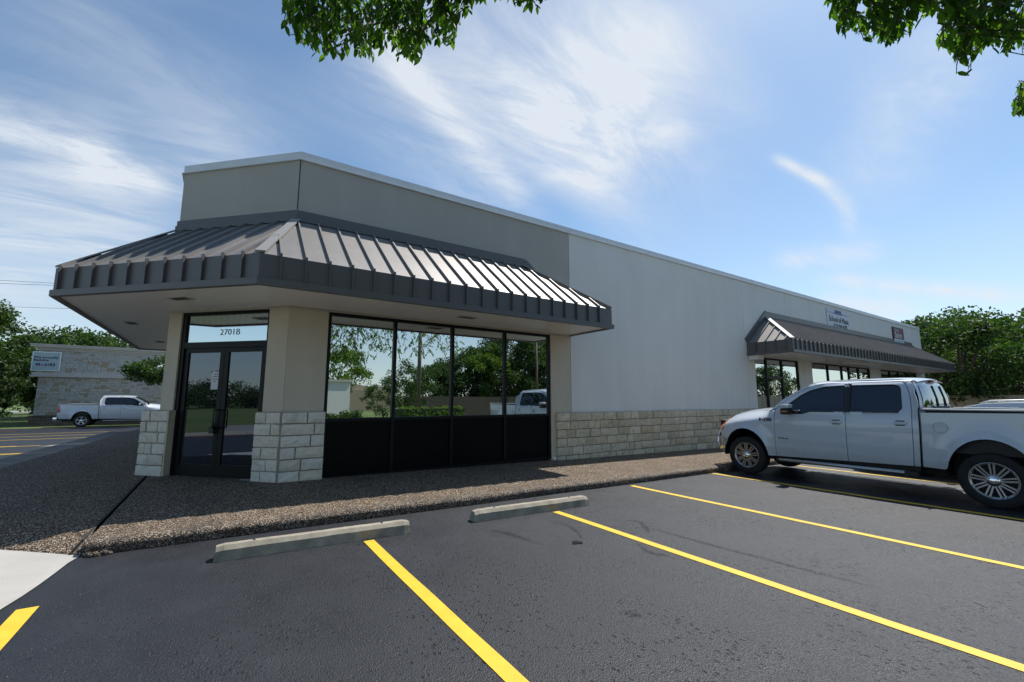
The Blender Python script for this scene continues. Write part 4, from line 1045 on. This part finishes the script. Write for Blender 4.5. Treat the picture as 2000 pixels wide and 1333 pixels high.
# ---- silver-white wagon beyond the pickup
def wagon(root):
    HW=.90
    def wf(s,z):
        w_=HW-.05*(1-ss(z,.25,.5))-.03*ss(z,.8,.95)
        if z>.95: w_-=(z-.95)*.36
        if s<.7: w_-=.25*((.7-s)/.7)**2
        if s>4.0: w_-=.12*((s-4)/.5)**2
        return w_
    A1=arc(.88,.33,.37,.38,165,8,14);A2=arc(3.55,.33,.37,.38,172,12,14)
    body=[(.05,.35),(.42,.24)]+A1+[(1.3,.24),(3.1,.24)]+A2+[(4.1,.28),(4.5,.40),(4.52,.98),(4.3,1.02),(1.5,.98),(.9,.92),(.3,.78),(.08,.66)]
    up=[(1.5,.985),(4.3,1.025),(4.42,1.06),(4.28,1.38),(4.1,1.49),(3.5,1.535),(2.8,1.55),(2.3,1.525),(1.98,1.43),(1.6,1.12),(1.35,.99)]
    w1=rnd([(1.62,1.02),(2.66,1.03),(2.66,1.46),(2.35,1.44),(2.02,1.33)],.03); w2=rnd([(2.74,1.03),(3.6,1.045),(3.66,1.40),(3.4,1.45),(2.74,1.465)],.03); w3=rnd([(3.68,1.05),(4.2,1.07),(4.1,1.33),(3.74,1.39)],.03)
    for side in(1,-1):
        b=panel('body_side',body,wf,side,'car_silver',root); u=panel('door_frame',up,wf,side,'car_silver',root,[w1,w2,w3])
        for q in(w1,w2,w3): panel('window',q,wf,side,'tint_glass',u,inset=.01,thick=.004)
        wheel(root,-.88,side*.80,.32,side,5,.215,.2,twin=False); wheel(root,-3.55,side*.80,.32,side,5,.215,.2,twin=False)
        m=MB(); y=side*.68; m.tube([(-2.25,y,1.535),(-2.4,y,1.585),(-3.0,y,1.605),(-3.8,y,1.575),(-3.95,y,1.53)],.014,8); m.build('roof_rack','white_metal',root,smooth=True,off=0)
        m=MB(); ya,yb=side*.86,side*1.0; m.box((-1.78,min(ya,yb),.98),(-1.66,max(ya,yb),1.1)); m.build('mirror','car_silver',root,smooth='auto',off=0,bevel=.03)
    rows=[]
    for s,z in((1.93,1.39),(2.05,1.455),(2.3,1.525),(2.8,1.55),(3.5,1.535),(4.1,1.49),(4.28,1.40)):
        we=wf(s,z); rows.append([(-s+.08*(1-t*t)*(s<2.2),t*we,z+.03*(1-abs(t)**2.5)) for t in np.linspace(-1,1,15)])
    loft('roof',rows,'car_silver',root)
    rows=[[(-s+.1*(1-t*t),t*wf(s,z),z+.02*(1-t*t)) for t in np.linspace(-1,1,11)] for s,z in((1.33,.98),(1.6,1.16),(1.95,1.41))]
    loft('windshield',rows,'tint_glass',root)
    rows=[[(-s+.12*(1-t*t),t*(wf(s,z)-.01),z+.05*(1-t*t)) for t in np.linspace(-1,1,11)] for s,z in((.08,.66),(.3,.78),(.9,.92),(1.35,.99))]
    loft('hood',rows,'car_silver',root)
    rows=[[(-s,t*wf(s,z),z) for t in np.linspace(-1,1,9)] for s,z in((4.28,1.40),(4.42,1.06),(4.52,.98),(4.5,.4))]
    loft('tailgate',rows,'car_silver',root)
    m=MB(); m.box((-4.3,-.7,.22),(-.2,.7,.7)); m.box((-4.1,-.62,.7),(-2.0,.62,1.36)); m.build('chassis','dark_slot',root,off=0)
wg=empty('parked_car',(13.15,4.35,A(13)+.0),R_(90),label='silver white wagon with roof rails, mostly hidden behind the big pickup bed',cat='car')
wagon(wg)
# ------------------------------------------------------------------ neighbouring stone building
nb0=hitA(55,832); ny=nb0.y; nz0=A(nb0.x,ny)-.05
def nbp(px,py):
    d=ray(px,py); t=(ny-0)/d.y; q=CAMP+d*t; return q.x,q.z
xl=nbp(55,832)[0]; ztop=nbp(50,672)[1]; zc=nbp(62,684)[1]; zb1=nbp(52,727)[1]; zb0=nbp(60,736)[1]; zdk=nbp(55,812)[1]
nb=empty('stone_building',(0,ny,0),label='pale limestone building with dark stone base and a blue-white oil sign',cat='building')
NF=((0,ny,0),(1,0,0),(0,-1,0)); xr=xl+11
m=MB(); m.box((xl+.15,ny+.02,nz0),(xr,ny+9,zc)); m.build('wall','mortar',nb)
def small_ashlar(name,m_,z0,z1,h,lr,seed,u0,u1,dep):
    r=random.Random(seed); b=MB(NF); z=z0
    while z<z1-.03:
        hh=min(h*r.choice((1,1,1.5)),z1-z); u=u0-r.uniform(0,lr[0])
        while u<u1:
            e=min(u+r.uniform(*lr),u1); a=max(u,u0)
            if e-a>.03: d=dep+r.uniform(0,.015); b.box((a,-.01,z),(e-.012,d,z+hh-.012))
            u=e
        z+=hh
    return b.build(name,m_,nb)
small_ashlar('stone_face','ashlar',zdk,zb0,.125,(.14,.42),5,xl+.15,xl+9.5,.03)
small_ashlar('stone_parapet','ashlar',zb1,zc,.125,(.14,.42),6,xl+.02,xl+9.5,.14)
small_ashlar('dark_base','dark_stone',nz0,zdk-.06,.19,(.25,.5),7,xl+.0,xl+9.5,.16)
m=MB(NF); m.box((xl-.04,-.02,zdk-.058),(xl+9.5,.22,zdk-.002)); m.build('base_cap','dark_stone',nb)
m=MB(NF); m.box((xl-.22,-.02,zb0),(xl+9.5,.26,zb0+.12)); m.box((xl-.14,-.02,zb0+.121),(xl+9.5,.20,zb1-.002)); m.build('belt_course','trim_cement',nb)
m=MB(NF); m.box((xl-.08,-.3,zc),(xl+9.5,.16,zc+.12)); m.box((xl-.18,-.3,zc+.121),(xl+9.5,.26,zc+.22)); m.box((xl-.32,-.3,zc+.221),(xl+9.5,.40,ztop-.03)); m.box((xl-.36,-9,ztop-.029),(xl+9.5,.44,ztop+.03)); m.build('cornice','trim_cement',nb)
m=MB(NF); x3=nbp(298,690)[0]; 
m.v+=[m.P(p) for p in((x3,.9,zc-.9),(x3+3,.9,zc-.9),(x3+3,-1,zc+.9),(x3+.9,-1,zc+.9))]; m.f.append((0,1,2,3)); m.box((x3,.55,zc-1.1),(x3+3,.9,zc-.9)); m.build('gable_roof','white_metal',nb)
sx0,sz1=nbp(67,687); sx1,sz0=nbp(118,726)
m=MB(NF); m.box((sx0,.16,sz0),(sx1,.24,sz1)); sgn_=m.build('wall_sign','white_metal'); tag(sgn_,'square pale blue oil sign high on the limestone building wall','sign')
m=MB(NF); m.box((sx0+.05,.2395,sz0+.05),(sx1-.05,.245,sz1-.05)); m.build('sign_face','sign_face',sgn_)
cxs=(sx0+sx1)/2; H=sz1-sz0; yf=ny-.252
text('We proudly',.20*H/1.25,'text_dark',sgn_,(cxs-.02,yf,sz0+H*.70),(1,0,0),(0,0,1),bold=.004,sx=1.2)
text('feature',.20*H/1.25,'text_dark',sgn_,(cxs-.24,yf,sz0+H*.56),(1,0,0),(0,0,1),bold=.004,sx=1.2)
mw=.235*H/1.25
for ch,of in(('M',0),('o',.80),('b',1.42),('i',1.86),('l',2.12)):
    text(ch,mw,'text_red' if ch=='o' else 'text_blue',sgn_,(cxs-.36+of*mw*1.12,yf,sz0+H*(.33 if ch in 'Mbil' else .315)),(1,0,0),(0,0,1),bold=.006,sx=1.15)
m=MB(NF); m.box((cxs+.235,.25,sz0+H*.26),(cxs+.42,.254,sz0+H*.41)); m.build('numeral_box','text_dark',sgn_)
text('1',mw*.8,'white_metal',sgn_,(cxs+.327,yf-.004,sz0+H*.335),(1,0,0),(0,0,1),bold=.006)
# ------------------------------------------------------------------ vegetation
def leafcloud(name,cent,n,size,m,parent,seed,asp=.55,droop=0):
    """n leaf faces scattered round the centres (x,y,z,r)"""
    r=np.random.default_rng(seed); C_=np.array(cent); k=r.integers(0,len(C_),n)
    d=r.normal(size=(n,3)); d/=np.linalg.norm(d,axis=1)[:,None]
    rad=C_[k,3]*(r.random(n)**.45); P0=C_[k,:3]+d*rad[:,None]*np.array([1,1,.75])
    u=r.normal(size=(n,3))+d*.4; u[:,2]-=droop; u/=np.linalg.norm(u,axis=1)[:,None]
    v=np.cross(u,r.normal(size=(n,3))); v/=np.linalg.norm(v,axis=1)[:,None]
    s=size*(.6+.8*r.random(n))[:,None]
    a=P0-u*s*.5; b=P0+v*s*asp*.5; c=P0+u*s*.5; e=P0-v*s*asp*.5
    V=np.stack([a,b,c,e],1).reshape(-1,3); 
    if parent is not None: V=V-np.array(matw(parent).translation)
    me=bpy.data.meshes.new(name); me.vertices.add(4*n); me.vertices.foreach_set('co',V.ravel()); me.loops.add(4*n); me.loops.foreach_set('vertex_index',np.arange(4*n))
    me.polygons.add(n); me.polygons.foreach_set('loop_start',np.arange(n)*4); me.polygons.foreach_set('loop_total',np.full(n,4)); me.update(calc_edges=True)
    return link(name,me,m,parent)
def tree(x,y,h,cr,label,seed,m='leaf_oak',n=9000,size=.28,trunk=.22,cb=.28,nclump=70,z0=None,group='trees beyond the lots',flat_=.8,name='tree'):
    z0=A(x,y)-.05 if z0 is None else z0; r=random.Random(seed); root=empty(name,(x,y,z0),label=label,cat='tree',group=group)
    base_=h*cb; czc=(h+base_)/2; hz=(h-base_)/2
    tk=MB(); lean=(r.uniform(-.4,.4),r.uniform(-.4,.4)); top=(x+lean[0],y+lean[1],z0+base_*1.15)
    tk.tube([(x,y,z0),(x+lean[0]*.3,y+lean[1]*.3,z0+base_*.5),top],[trunk*1.25,trunk*.95,trunk*.8],9)
    cen=[]
    for i in range(nclump):
        a=r.uniform(0,6.283); q=r.uniform(-1,1); rr=math.sqrt(1-q*q)*r.uniform(.55,1.0)*cr*r.uniform(.8,1.12); zz=z0+czc+q*hz*r.uniform(.7,1.05)
        cen.append((x+lean[0]+rr*math.cos(a),y+lean[1]+rr*math.sin(a),zz,cr*r.uniform(.13,.30)))
    for i in range(0,nclump,5):
        c=cen[i]; mid=((top[0]+c[0])/2+r.uniform(-.3,.3),(top[1]+c[1])/2,(top[2]+c[2])/2+.3); tk.tube([top,mid,c[:3]],[trunk*.45,trunk*.25,trunk*.06],6)
    tk.build('trunk','bark',root,smooth=True)
    leafcloud('crown',cen,n,size,m,root,seed)
    return root
def at(px,py_h,dist,zt):
    """ground point in the direction of a pixel column at a distance"""
    d=ray(px,780); d=Vector((d.x,d.y)).normalized(); return d.x*dist,d.y*dist
# right-hand side
x,y=at(1872,0,43,0); tree(x,y,7.4,5.5,'broad dark green oak rising behind the wood fence at the right edge',31,'leaf_oak',26000,.24,.3,.2,130,group=None)
x,y=at(1975,0,52,0); tree(x,y,7.6,6.5,'green oak at the extreme right, behind the fence and roof',32,'leaf_oak',15000,.28,.3,.15,90)
x,y=at(1945,0,60,0); tree(x,y,5.4,4,'yellow-green sunlit tree low behind the wood fence',33,'leaf_bright',8000,.26,.2,.1,50)
x,y=at(1835,0,52,0); tree(x,y,6.2,4.5,'dark tree peeking out beyond the far end of the shop',34,'leaf_dark',9000,.28,.25,.1,60)
x,y=at(1990,0,45,0); 
hr=empty('house',(x+3,y,A(x+3)),label='low dark roofed house between the trees and the wood fence',cat='house')
m=MB(); m.box((x,y-6,-1),(x+7,y+3,2.2)); m.build('wall','house_wall',hr); m=MB(); m.v+=[(x-.5,y-6.5,2.15),(x+7.5,y-6.5,2.15),(x+7.5,y+3.5,2.15),(x-.5,y+3.5,2.15),(x+3.5,y-4,3.7),(x+3.5,y+1,3.7)]; m.f+=[(0,1,4),(1,2,5,4),(2,3,5),(3,0,4,5),(0,3,2,1)]; m.build('roof','house_roof',hr)
# wood fence along x=40
fn=empty('wood_fence',(40,0,A(40)),label='tan wooden picket privacy fence beyond the parked cars at right',cat='fence')
r=random.Random(8); pk=MB(); zf=A(40)
for i in range(330):
    y=-28+i*.145; pk.prism([(40,y),(40.02,y),(40.02,y+.138),(40,y+.138)],zf-.05,zf+2.12+r.uniform(-.012,.012))
pk.build('pickets','wood_fence',fn); m=MB()
for z in(.3,1.1,1.85): m.box((40.021,-28,zf+z),(40.06,20,zf+z+.09))
m.build('rail','pole_wood',fn)
# left-hand side
def lt(px,dist,h,cr,lab,seed,**k):
    x,y=at(px,0,dist,0); return tree(x,y,h,cr,lab,seed,**k)
lt(-62,52,8.9,3.6,'tall leafy tree at the far left edge beside the road',41,m='leaf_oak',n=20000,size=.24,cb=.15,nclump=110)
lt(-60,40,4.4,2.2,'small low bushy tree at the left edge by the grass verge',42,m='leaf_dark',n=8000,size=.2,cb=.1,nclump=50)
lt(95,60,8.0,5.0,'leafy tree rising behind the left end of the limestone building',43,n=16000,cb=.2,nclump=90)
lt(170,62,8.6,5.2,'rounded green tree behind the middle of the limestone building roof',44,n=16000,cb=.2,nclump=90)
lt(240,56,8.2,4.6,'green tree behind the limestone building near the awning tip',45,n=12000,cb=.2,nclump=70)
lt(65,75,8.0,6,'distant tree filling the gap beside the limestone building',46,n=8000,cb=.05,nclump=60,m='leaf_dark')
# low overhanging limb in front of limestone building: small tree standing close to the shop's far side
x0_,z0_=nbp(255,703); f_=.86; xx,yy=x0_*f_,ny*f_
so2=tree(xx+1.9,yy+.3,4.35,2.0,'small oak whose leafy limb hangs before the limestone building sign wall',47,n=7500,size=.17,cb=.62,nclump=55,trunk=.12,group=None)
# power lines at left
def wirething(p0,p1,sag,label,rad=.012,group='overhead power lines'):
    m=MB(); pts=[]
    for i in range(25):
        t=i/24; q=Vector(p0).lerp(Vector(p1),t); q.z-=sag*4*t*(1-t); pts.append(tuple(q))
    m.tube(pts,rad,5); return tag(m.build('power_line','wire'),label,'wire',group)
def wp(px,py,y): d=ray(px,py); return tuple(CAMP+d*(y/d.y))
for k,(ya,yb,lab) in enumerate(((543,553,'uppermost thin cable crossing the left sky'),(549,556,'middle thin cable crossing the left sky'),(594,600,'lowest thin cable crossing the left sky above the treetops'))):
    a=Vector(wp(0,ya,48)); b=Vector(wp(180,yb,48)); d_=(b-a)/ (b-a).length; wirething(a-d_*25,b+d_*30,0.2,lab,.014)
# ---- world behind the camera, seen mirrored in the glass
def mir(px,py,depth_y):
    """point on the camera side whose reflection in the long wall's glass shows at a pixel; depth_y = real y"""
    d=ray(px,py); yr=2*(W+.06)-depth_y; t=yr/d.y; q=CAMP+d*t; return q.x,depth_y,q.z
x,y,z=mir(840,791,-8.8); x2=mir(905,791,-8.8)[0]; x1=mir(768,791,-8.8)[0]
hd=empty('hedge',((x1+x2)/2,-8.8,0),label='clipped green hedge mirrored in the storefront windows',cat='hedge')
r=random.Random(3); ce=[(r.uniform(x1+.2,x2-.2),-8.8+r.uniform(-.45,.45),A(x1)+r.uniform(.15,z-A(x1)-.22),.26) for _ in range(150)]
leafcloud('foliage',ce,14000,.10,'leaf_bright',hd,6); m=MB(); m.box((x1+.1,-9.2,A(x1)),(x2-.1,-8.4,z-.22)); m.build('stems','leaf_dark',hd)
x,y,z=mir(660,815,-9); hd=empty('hedge',(x,-9,0),label='low dark shrub row mirrored in the first window pane',cat='hedge')
ce=[(x+r.uniform(-1.6,1.5),-9+r.uniform(-.4,.4),A(x)+r.uniform(.1,.75),.3) for _ in range(60)]; leafcloud('foliage',ce,6000,.10,'leaf_oak',hd,7)
def mirbox(name,px0,px1,pyt,yd,dep,m_,label,cat):
    a=mir(px0,pyt,yd); b=mir(px1,pyt,yd); o=empty(name,(a[0],yd,0),label=label,cat=cat); m=MB(); m.box((a[0],yd-dep,-1),(b[0],yd,a[2])); m.build('wall',m_,o); return o,a,b
o_,a,b=mirbox('brick_building',610,685,745,-17,6,'brick_white','white brick building mirrored in the first window pane','building')
m=MB(); m.box((a[0]-.1,-23.1,a[2]),(b[0]+.1,-16.9,a[2]+.15)); m.build('roof_edge','trim_cement',o_)
o_,a,b=mirbox('metal_building',680,760,762,-48,20,'tan_metal','tan ribbed metal warehouse mirrored in the first window pane','building')
m=MB()
for i in range(60):
    xq=a[0]+(b[0]-a[0])*i/60; m.box((xq,-48.0,-1),(xq+.12,-47.93,a[2]))
m.build('ribs','tan_metal',o_)
m=MB(); m.v+=[(a[0]-2,-48,a[2]),(b[0],-48,a[2]),((a[0]+b[0])/2-4,-48,a[2]+1.2),(a[0]-2,-68,a[2]),(b[0],-68,a[2]),((a[0]+b[0])/2-4,-68,a[2]+1.2)]; m.f+=[(0,1,2),(3,5,4),(0,2,5,3),(2,1,4,5)]; m.build('roof','tan_metal',o_)
def mtree(px,yd,h,cr,lab,seed,**k): 
    x=mir(px,780,yd)[0]; return tree(x,yd,h,cr,lab,seed,group='trees seen mirrored in the shop windows',**k)
mtree(655,-30,7.0,3.2,'bright green tree mirrored above the white brick building',51,m='leaf_bright',n=8000,size=.22,cb=.3,nclump=50)
mtree(790,-22,5.0,2.4,'wispy shrub-like tree mirrored left of the utility pole',52,m='leaf_oak',n=9000,size=.15,cb=.05,nclump=90,trunk=.07)
mtree(745,-20,3.6,1.7,'low airy shrub mirrored at the first window mullion',53,m='leaf_oak',n=3000,size=.14,cb=.05,nclump=40,trunk=.06)
mtree(850,-34,6.2,3.4,'mid-height tree mirrored just right of the utility pole',54,n=18000,size=.24,cb=.04,nclump=110)
mtree(905,-36,8.6,4.4,'rounded tree mirrored in the third window pane',55,n=22000,size=.26,cb=.03,nclump=120)
mtree(950,-33,8.6,4.2,'sunlit tree mirrored beside the third window mullion',56,m='leaf_bright',n=18000,size=.26,cb=.03,nclump=120)
mtree(1010,-34,12.5,6.2,'tall dark tree mirrored in the last window pane',57,n=36000,size=.28,cb=.03,nclump=170)
mtree(1080,-34,12.5,6.0,'tall tree mirrored at the last window frame',58,n=22000,size=.3,cb=.03,nclump=130)
for i,(x,yd,h,cr,mm_) in enumerate(((44,-30,8.5,5,'leaf_oak'),(55,-26,7.5,5,'leaf_bright'),(66,-30,8.5,6,'leaf_oak'),(80,-34,9.5,7,'leaf_oak'),(95,-30,8.5,6,'leaf_dark'))):
    tree(x,yd,h,cr,['first','second','third','fourth','fifth'][i]+' tree of the row across the rear lot, mirrored in the far shop glass',60+i,mm_,13000,.35,.25,.04,100,group='trees seen mirrored in the shop windows')
ff=empty('wood_fence',(30,-27,0),label='dark weathered board fence mirrored behind the hedge',cat='fence'); m=MB()
for i in range(420): xq=15.5+i*.15; m.box((xq,-27.02,-.5),(xq+.142,-27,1.85+.03*math.sin(i*2.1)))
m.build('pickets','fence_dark',ff)
for i,(hx,lab) in enumerate(((38,'brown roofed house mirrored in the far shop door'),(54,'grey roofed house mirrored in the far shop glass'))):
    h_=empty('house',(hx,-22,0),label=lab,cat='house'); m=MB(); m.box((hx-5,-26,-1),(hx+5,-18,2.5)); m.build('wall','house_wall',h_)
    m=MB(); m.v+=[(hx-5.6,-26.6,2.4),(hx+5.6,-26.6,2.4),(hx+5.6,-17.4,2.4),(hx-5.6,-17.4,2.4),(hx-5.6,-22,4.6),(hx+5.6,-22,4.6)]; m.f+=[(0,1,5,4),(3,4,5,2),(0,4,3),(1,2,5),(0,3,2,1)]; m.build('roof','house_roof' if i==0 else 'house_roof_grey',h_)
# utility poles and lines behind
def pole(px,yd,h,rad,lab):
    x=mir(px,780,yd)[0]; o=empty('utility_pole',(x,yd,A(x)),label=lab,cat='utility pole',group='utility poles'); m=MB(); m.tube([(x,yd,A(x)-.2),(x-.05,yd,h)],[rad,rad*.7],10); m.build('post','pole_wood',o,smooth=True)
    m=MB(); m.box((x-1.2,yd-.15,h-.8),(x+1.2,yd-.03,h-.68)); m.build('crossarm','pole_wood',o); m=MB()
    for q in(-1.05,-.5,.5,1.05): m.lathe([(0,.0),(.05,.0),(.06,.08),(.03,.16),(0,.16)],(x+q,yd-.09,h-.68),(0,0,1),8)
    m.build('insulator','white_metal',o); return x,yd,h
pa=pole(818,-14.5,10.5,.17,'wooden utility pole mirrored in the second window pane'); pb=pole(1049,-26,10,.15,'wooden utility pole mirrored in the last window pane')
for q,dz,lab in((-1.05,0,'upper'),(.5,-.02,'middle'),(1.05,-2.2,'lower')):
    wirething((pa[0]+q,pa[1],pa[2]-.5+dz),(pb[0]+q,pb[1],pb[2]-.5+dz),.5,lab+' cable between the two poles mirrored in the windows',.014); 
    wirething((pa[0]+q,pa[1],pa[2]-.5+dz),(-40+q,2-14.5,10+dz),.6,lab+' cable running off left of the mirrored pole',.014)
# mirrored scene of the entrance doors (towards -x)
for i,(tx,ty,h,cr) in enumerate(((-72,2,2.7,6),(-76,9,3.9,7),(-70,17,3.2,6),(-85,26,4.5,7),(-74,-16,3.5,6),(-80,-26,4,7))):
    tree(tx,ty,h,cr,['dark','round','low','broad','thin','far'][i]+' tree across the road, mirrored in the entrance door glass',80+i,'leaf_oak',9000,.3,.2,.04,90,group='trees across the road mirrored in the door')
h_=empty('house',(-58,-6,0),label='white gabled house with brown roof mirrored in the left entrance door',cat='house'); m=MB(); m.box((-64,-11,-1),(-56,-1,2.6)); m.build('wall','brick_white',h_)
m=MB(); m.v+=[(-64.5,-11.5,2.5),(-55.5,-11.5,2.5),(-55.5,-.5,2.5),(-64.5,-.5,2.5),(-60,-11.5,5.2),(-60,-.5,5.2)]; m.f+=[(0,1,4),(1,2,5,4),(2,3,5),(3,0,4,5),(0,3,2,1)]; m.build('roof','house_roof',h_)
# ---- the shade tree over the camera
nt_=empty('shade_tree',(1.6,-5.2,A(1.6)),label='shade tree overhead with leafy branches hanging into the top of the view',cat='tree')
tk=MB(); tk.tube([(1.6,-5.2,0),(1.55,-5.1,1.2),(1.6,-4.9,2.6),(1.7,-4.6,3.6)],[.30,.24,.21,.20],12)
limbs=[[(1.7,-4.6,3.5),(1.5,-2.5,4.7),(1.2,0,5.5),(1.0,2.4,5.6),(.8,3.8,5.3)],[(1.7,-4.6,3.5),(3.2,-3,4.8),(5.0,-1,5.4),(6.0,-.4,5.5),(7.0,-.6,5.4)],[(1.7,-4.6,3.6),(-.5,-3.5,5),(-2.5,-2,5.6),(-3.6,.5,5.4)],[(1.7,-4.6,3.6),(2.0,-5,6),(2.4,-5.4,8)],[(1.7,-4.6,3.6),(4,-6,5.5),(6.5,-7,6.2)],[(1.7,-4.6,3.6),(-1,-6.5,5.5),(-3,-8,6)],[(1.2,0,5.5),(2.4,1.4,5.5),(3.0,2.2,5.3)],[(5.0,-1,5.4),(4.6,.4,5.4),(4.4,1.1,5.2)]]
for l in limbs: tk.tube(l,[.13*(1-.75*i/(len(l)-1)) for i in range(len(l))],8)
tk.build('trunk','bark',nt_,smooth=True)
rg=random.Random(77)
LB1=[(540,-40),(548,62),(575,88),(600,100),(622,133),(650,118),(664,126),(690,104),(728,130),(760,100),(800,128),(826,128),(835,100),(870,92),(890,100),(893,60),(905,22),(930,38),(940,5),(975,-5),(1000,12),(1045,26),(1070,12),(1085,-30)]
LB2=[(1600,-40),(1610,42),(1625,40),(1645,88),(1665,60),(1690,70),(1722,100),(1750,85),(1790,60),(1818,25),(1832,95),(1850,118),(1870,140),(1900,150),(1912,100),(1935,95),(1955,128),(1975,100),(2005,120),(2030,240)]
LB3=[(1972,-50),(1974,228),(1990,232),(2040,236)]
def low(px,LB):
    return interp(px,LB) if LB[0][0]<=px<=LB[-1][0] else -1e9
def okvis(p,mar=0):
    q=proj(p)
    if q is None: return True
    px,py=q
    if px<-20 or px>2020 or py<-12 or py>1345: return True
    if py<low(px,LB1)-mar or py<low(px,LB2)-mar: return True
    if px>1975 and 150<py<230 and (px-1975)>(abs(py-190)-38)*.6: return True
    return False
LV=[];LFc=[]; TW=MB()
def leaf(p,d,up,L):
    d=d.normalized(); s=d.cross(up)
    if s.length<.05: s=Vector((1,0,0))
    s.normalize(); nrm=s.cross(d); n=len(LV); wdt=L*.205
    LV.extend([p,p+d*L*.32+s*wdt-nrm*L*.03,p+d*L*.68+s*wdt*.8-nrm*L*.05,p+d*L-nrm*L*.12,p+d*L*.68-s*wdt*.8-nrm*L*.05,p+d*L*.32-s*wdt-nrm*L*.03,p+d*L*.32+nrm*L*.03,p+d*L*.68+nrm*L*.0])
    LFc.extend([(n,n+1,n+6),(n+1,n+2,n+7,n+6),(n+2,n+3,n+7),(n,n+6,n+5),(n+6,n+7,n+4,n+5),(n+7,n+3,n+4)])
def twig(p,d,L,nl,ls,check=True):
    pts=[p]; q=p.copy(); dd=d.normalized(); k=6
    for i in range(k):
        dd=(dd+Vector((rg.uniform(-.15,.15),rg.uniform(-.15,.15),-.10))).normalized(); q=q+dd*(L/k); pts.append(q.copy())
    mg=-rg.uniform(5,16) if rg.random()<.12 else 6
    if check and not all(okvis(a,mg) for a in pts): return False
    TW.tube([tuple(a) for a in pts],[.0045*(1-.7*i/k)+.001 for i in range(k+1)],4,False)
    for j in range(nl):
        t=(j+.7)/nl*k; i=min(int(t),k-1); b=pts[i].lerp(pts[i+1],t-i); ax=(pts[i+1]-pts[i]).normalized()
        sd=ax.cross(Vector((0,0,1))); sd=(sd.normalized() if sd.length>.1 else Vector((1,0,0)))*(1 if j%2 else -1)
        dr=ax*rg.uniform(.3,.8)+sd*rg.uniform(.4,.9)+Vector((rg.uniform(-.3,.3),rg.uniform(-.3,.3),-rg.uniform(.25,.9))); l=ls*rg.uniform(.65,1.15)
        if check and not okvis(b+dr.normalized()*l,-rg.random()**2*22): continue
        leaf(b,dr,Vector((rg.uniform(-.5,.5),rg.uniform(-.5,.5),1)),l)
    return True
# visible sprays
cnt=0
for LB,xa,xb,nn in((LB1,545,1085,330),(LB2,1605,2040,270)):
    for i in range(nn*3):
        px=rg.uniform(xa,xb); lo=low(px,LB); py=lo-rg.random()**1.3*170-rg.uniform(8,30)
        if py>-60 and lo<15: py=-20
        zt=rg.uniform(4.3,5.3); d_=ray(px,py); tt=(zt-1.55)/d_.z
        if tt>9: tt=9
        p=CAMP+d_*tt
        dv=Vector((rg.uniform(-1,1),rg.uniform(-1,1),rg.uniform(-1.0,-.2)))
        if twig(p,dv,rg.uniform(.18,.42),rg.randint(7,12),.092): cnt+=1
        if cnt>nn: break
    cnt=0
for i in range(60):
    px=rg.uniform(1976,2030); py=rg.uniform(155,215); d_=ray(px,py); p=CAMP+d_*(rg.uniform(3.0,3.4)/d_.z if d_.z>.3 else 6.5); twig(p,Vector((rg.uniform(-1,1),rg.uniform(-1,1),-.7)),.22,7,.098)
# rest of the crown
for i in range(2600):
    l=rg.choice(limbs); a,b=[(Vector(l[j]),Vector(l[j+1])) for j in [rg.randrange(len(l)-1)]][0]; p=a.lerp(b,rg.random())+Vector((rg.gauss(0,.8),rg.gauss(0,.8),rg.gauss(0,.45)))
    if p.z<3.5: continue
    if p.y>1.2 and okvis(p) and proj(p) and 0<=proj(p)[1]<=1333 and 0<=proj(p)[0]<=2000: continue
    twig(p,Vector((rg.uniform(-1,1),rg.uniform(-1,1),rg.uniform(-.8,.2))),rg.uniform(.3,.5),8,.125)
# lower hanging sprays left of camera, mirrored in the first panes
for i in range(260):
    p=Vector((rg.gauss(1.9,1.3),rg.uniform(-7.5,-4),rg.uniform(2.9,4.4))); twig(p,Vector((rg.uniform(-1,1),rg.uniform(-1,1),-.9)),.45,9,.125)
for i in range(420):
    if i%5<2: px=rg.uniform(632,705); py=rg.uniform(628,712)
    elif i%5==2: px=rg.uniform(690,760); py=rg.uniform(625,700)-abs(px-700)*.25
    else: px=rg.uniform(765,905); py=rg.uniform(630,684)
    p=Vector(mir(px,py,rg.uniform(-4.5,-1.5)))
    if i>250 and rg.random()<.35: continue
    twig(p,Vector((rg.uniform(-1,1),rg.uniform(-1,1),rg.uniform(-.8,.1))),rg.uniform(.3,.5),8,.13)
me=bpy.data.meshes.new('crown'); o3=Vector(nt_.location); me.from_pydata([tuple(v-o3) for v in LV],[],LFc); me.update(); link('crown',me,'leaf_near',nt_,smooth=True)
TW.build('twigs','bark',nt_)
# grass blades along verge at left, leaf litter
lf=MB(); c=hitA(268,1071); 
for k in range(5):
    a=rg.uniform(0,6); q=Vector((c.x+k*.035,c.y+rg.uniform(-.01,.01),A(c.x)+.008)); lf.v+=[tuple(q),tuple(q+Vector((.03,.012,.006))),tuple(q+Vector((.06,0,.002))),tuple(q+Vector((.03,-.012,.006)))]; n=len(lf.v)-4; lf.f.append((n,n+1,n+2,n+3))
tag(lf.build('fallen_leaves','leaf_bright'),'few pale green fallen leaves lying against the dark kerb','leaves',kind='stuff')
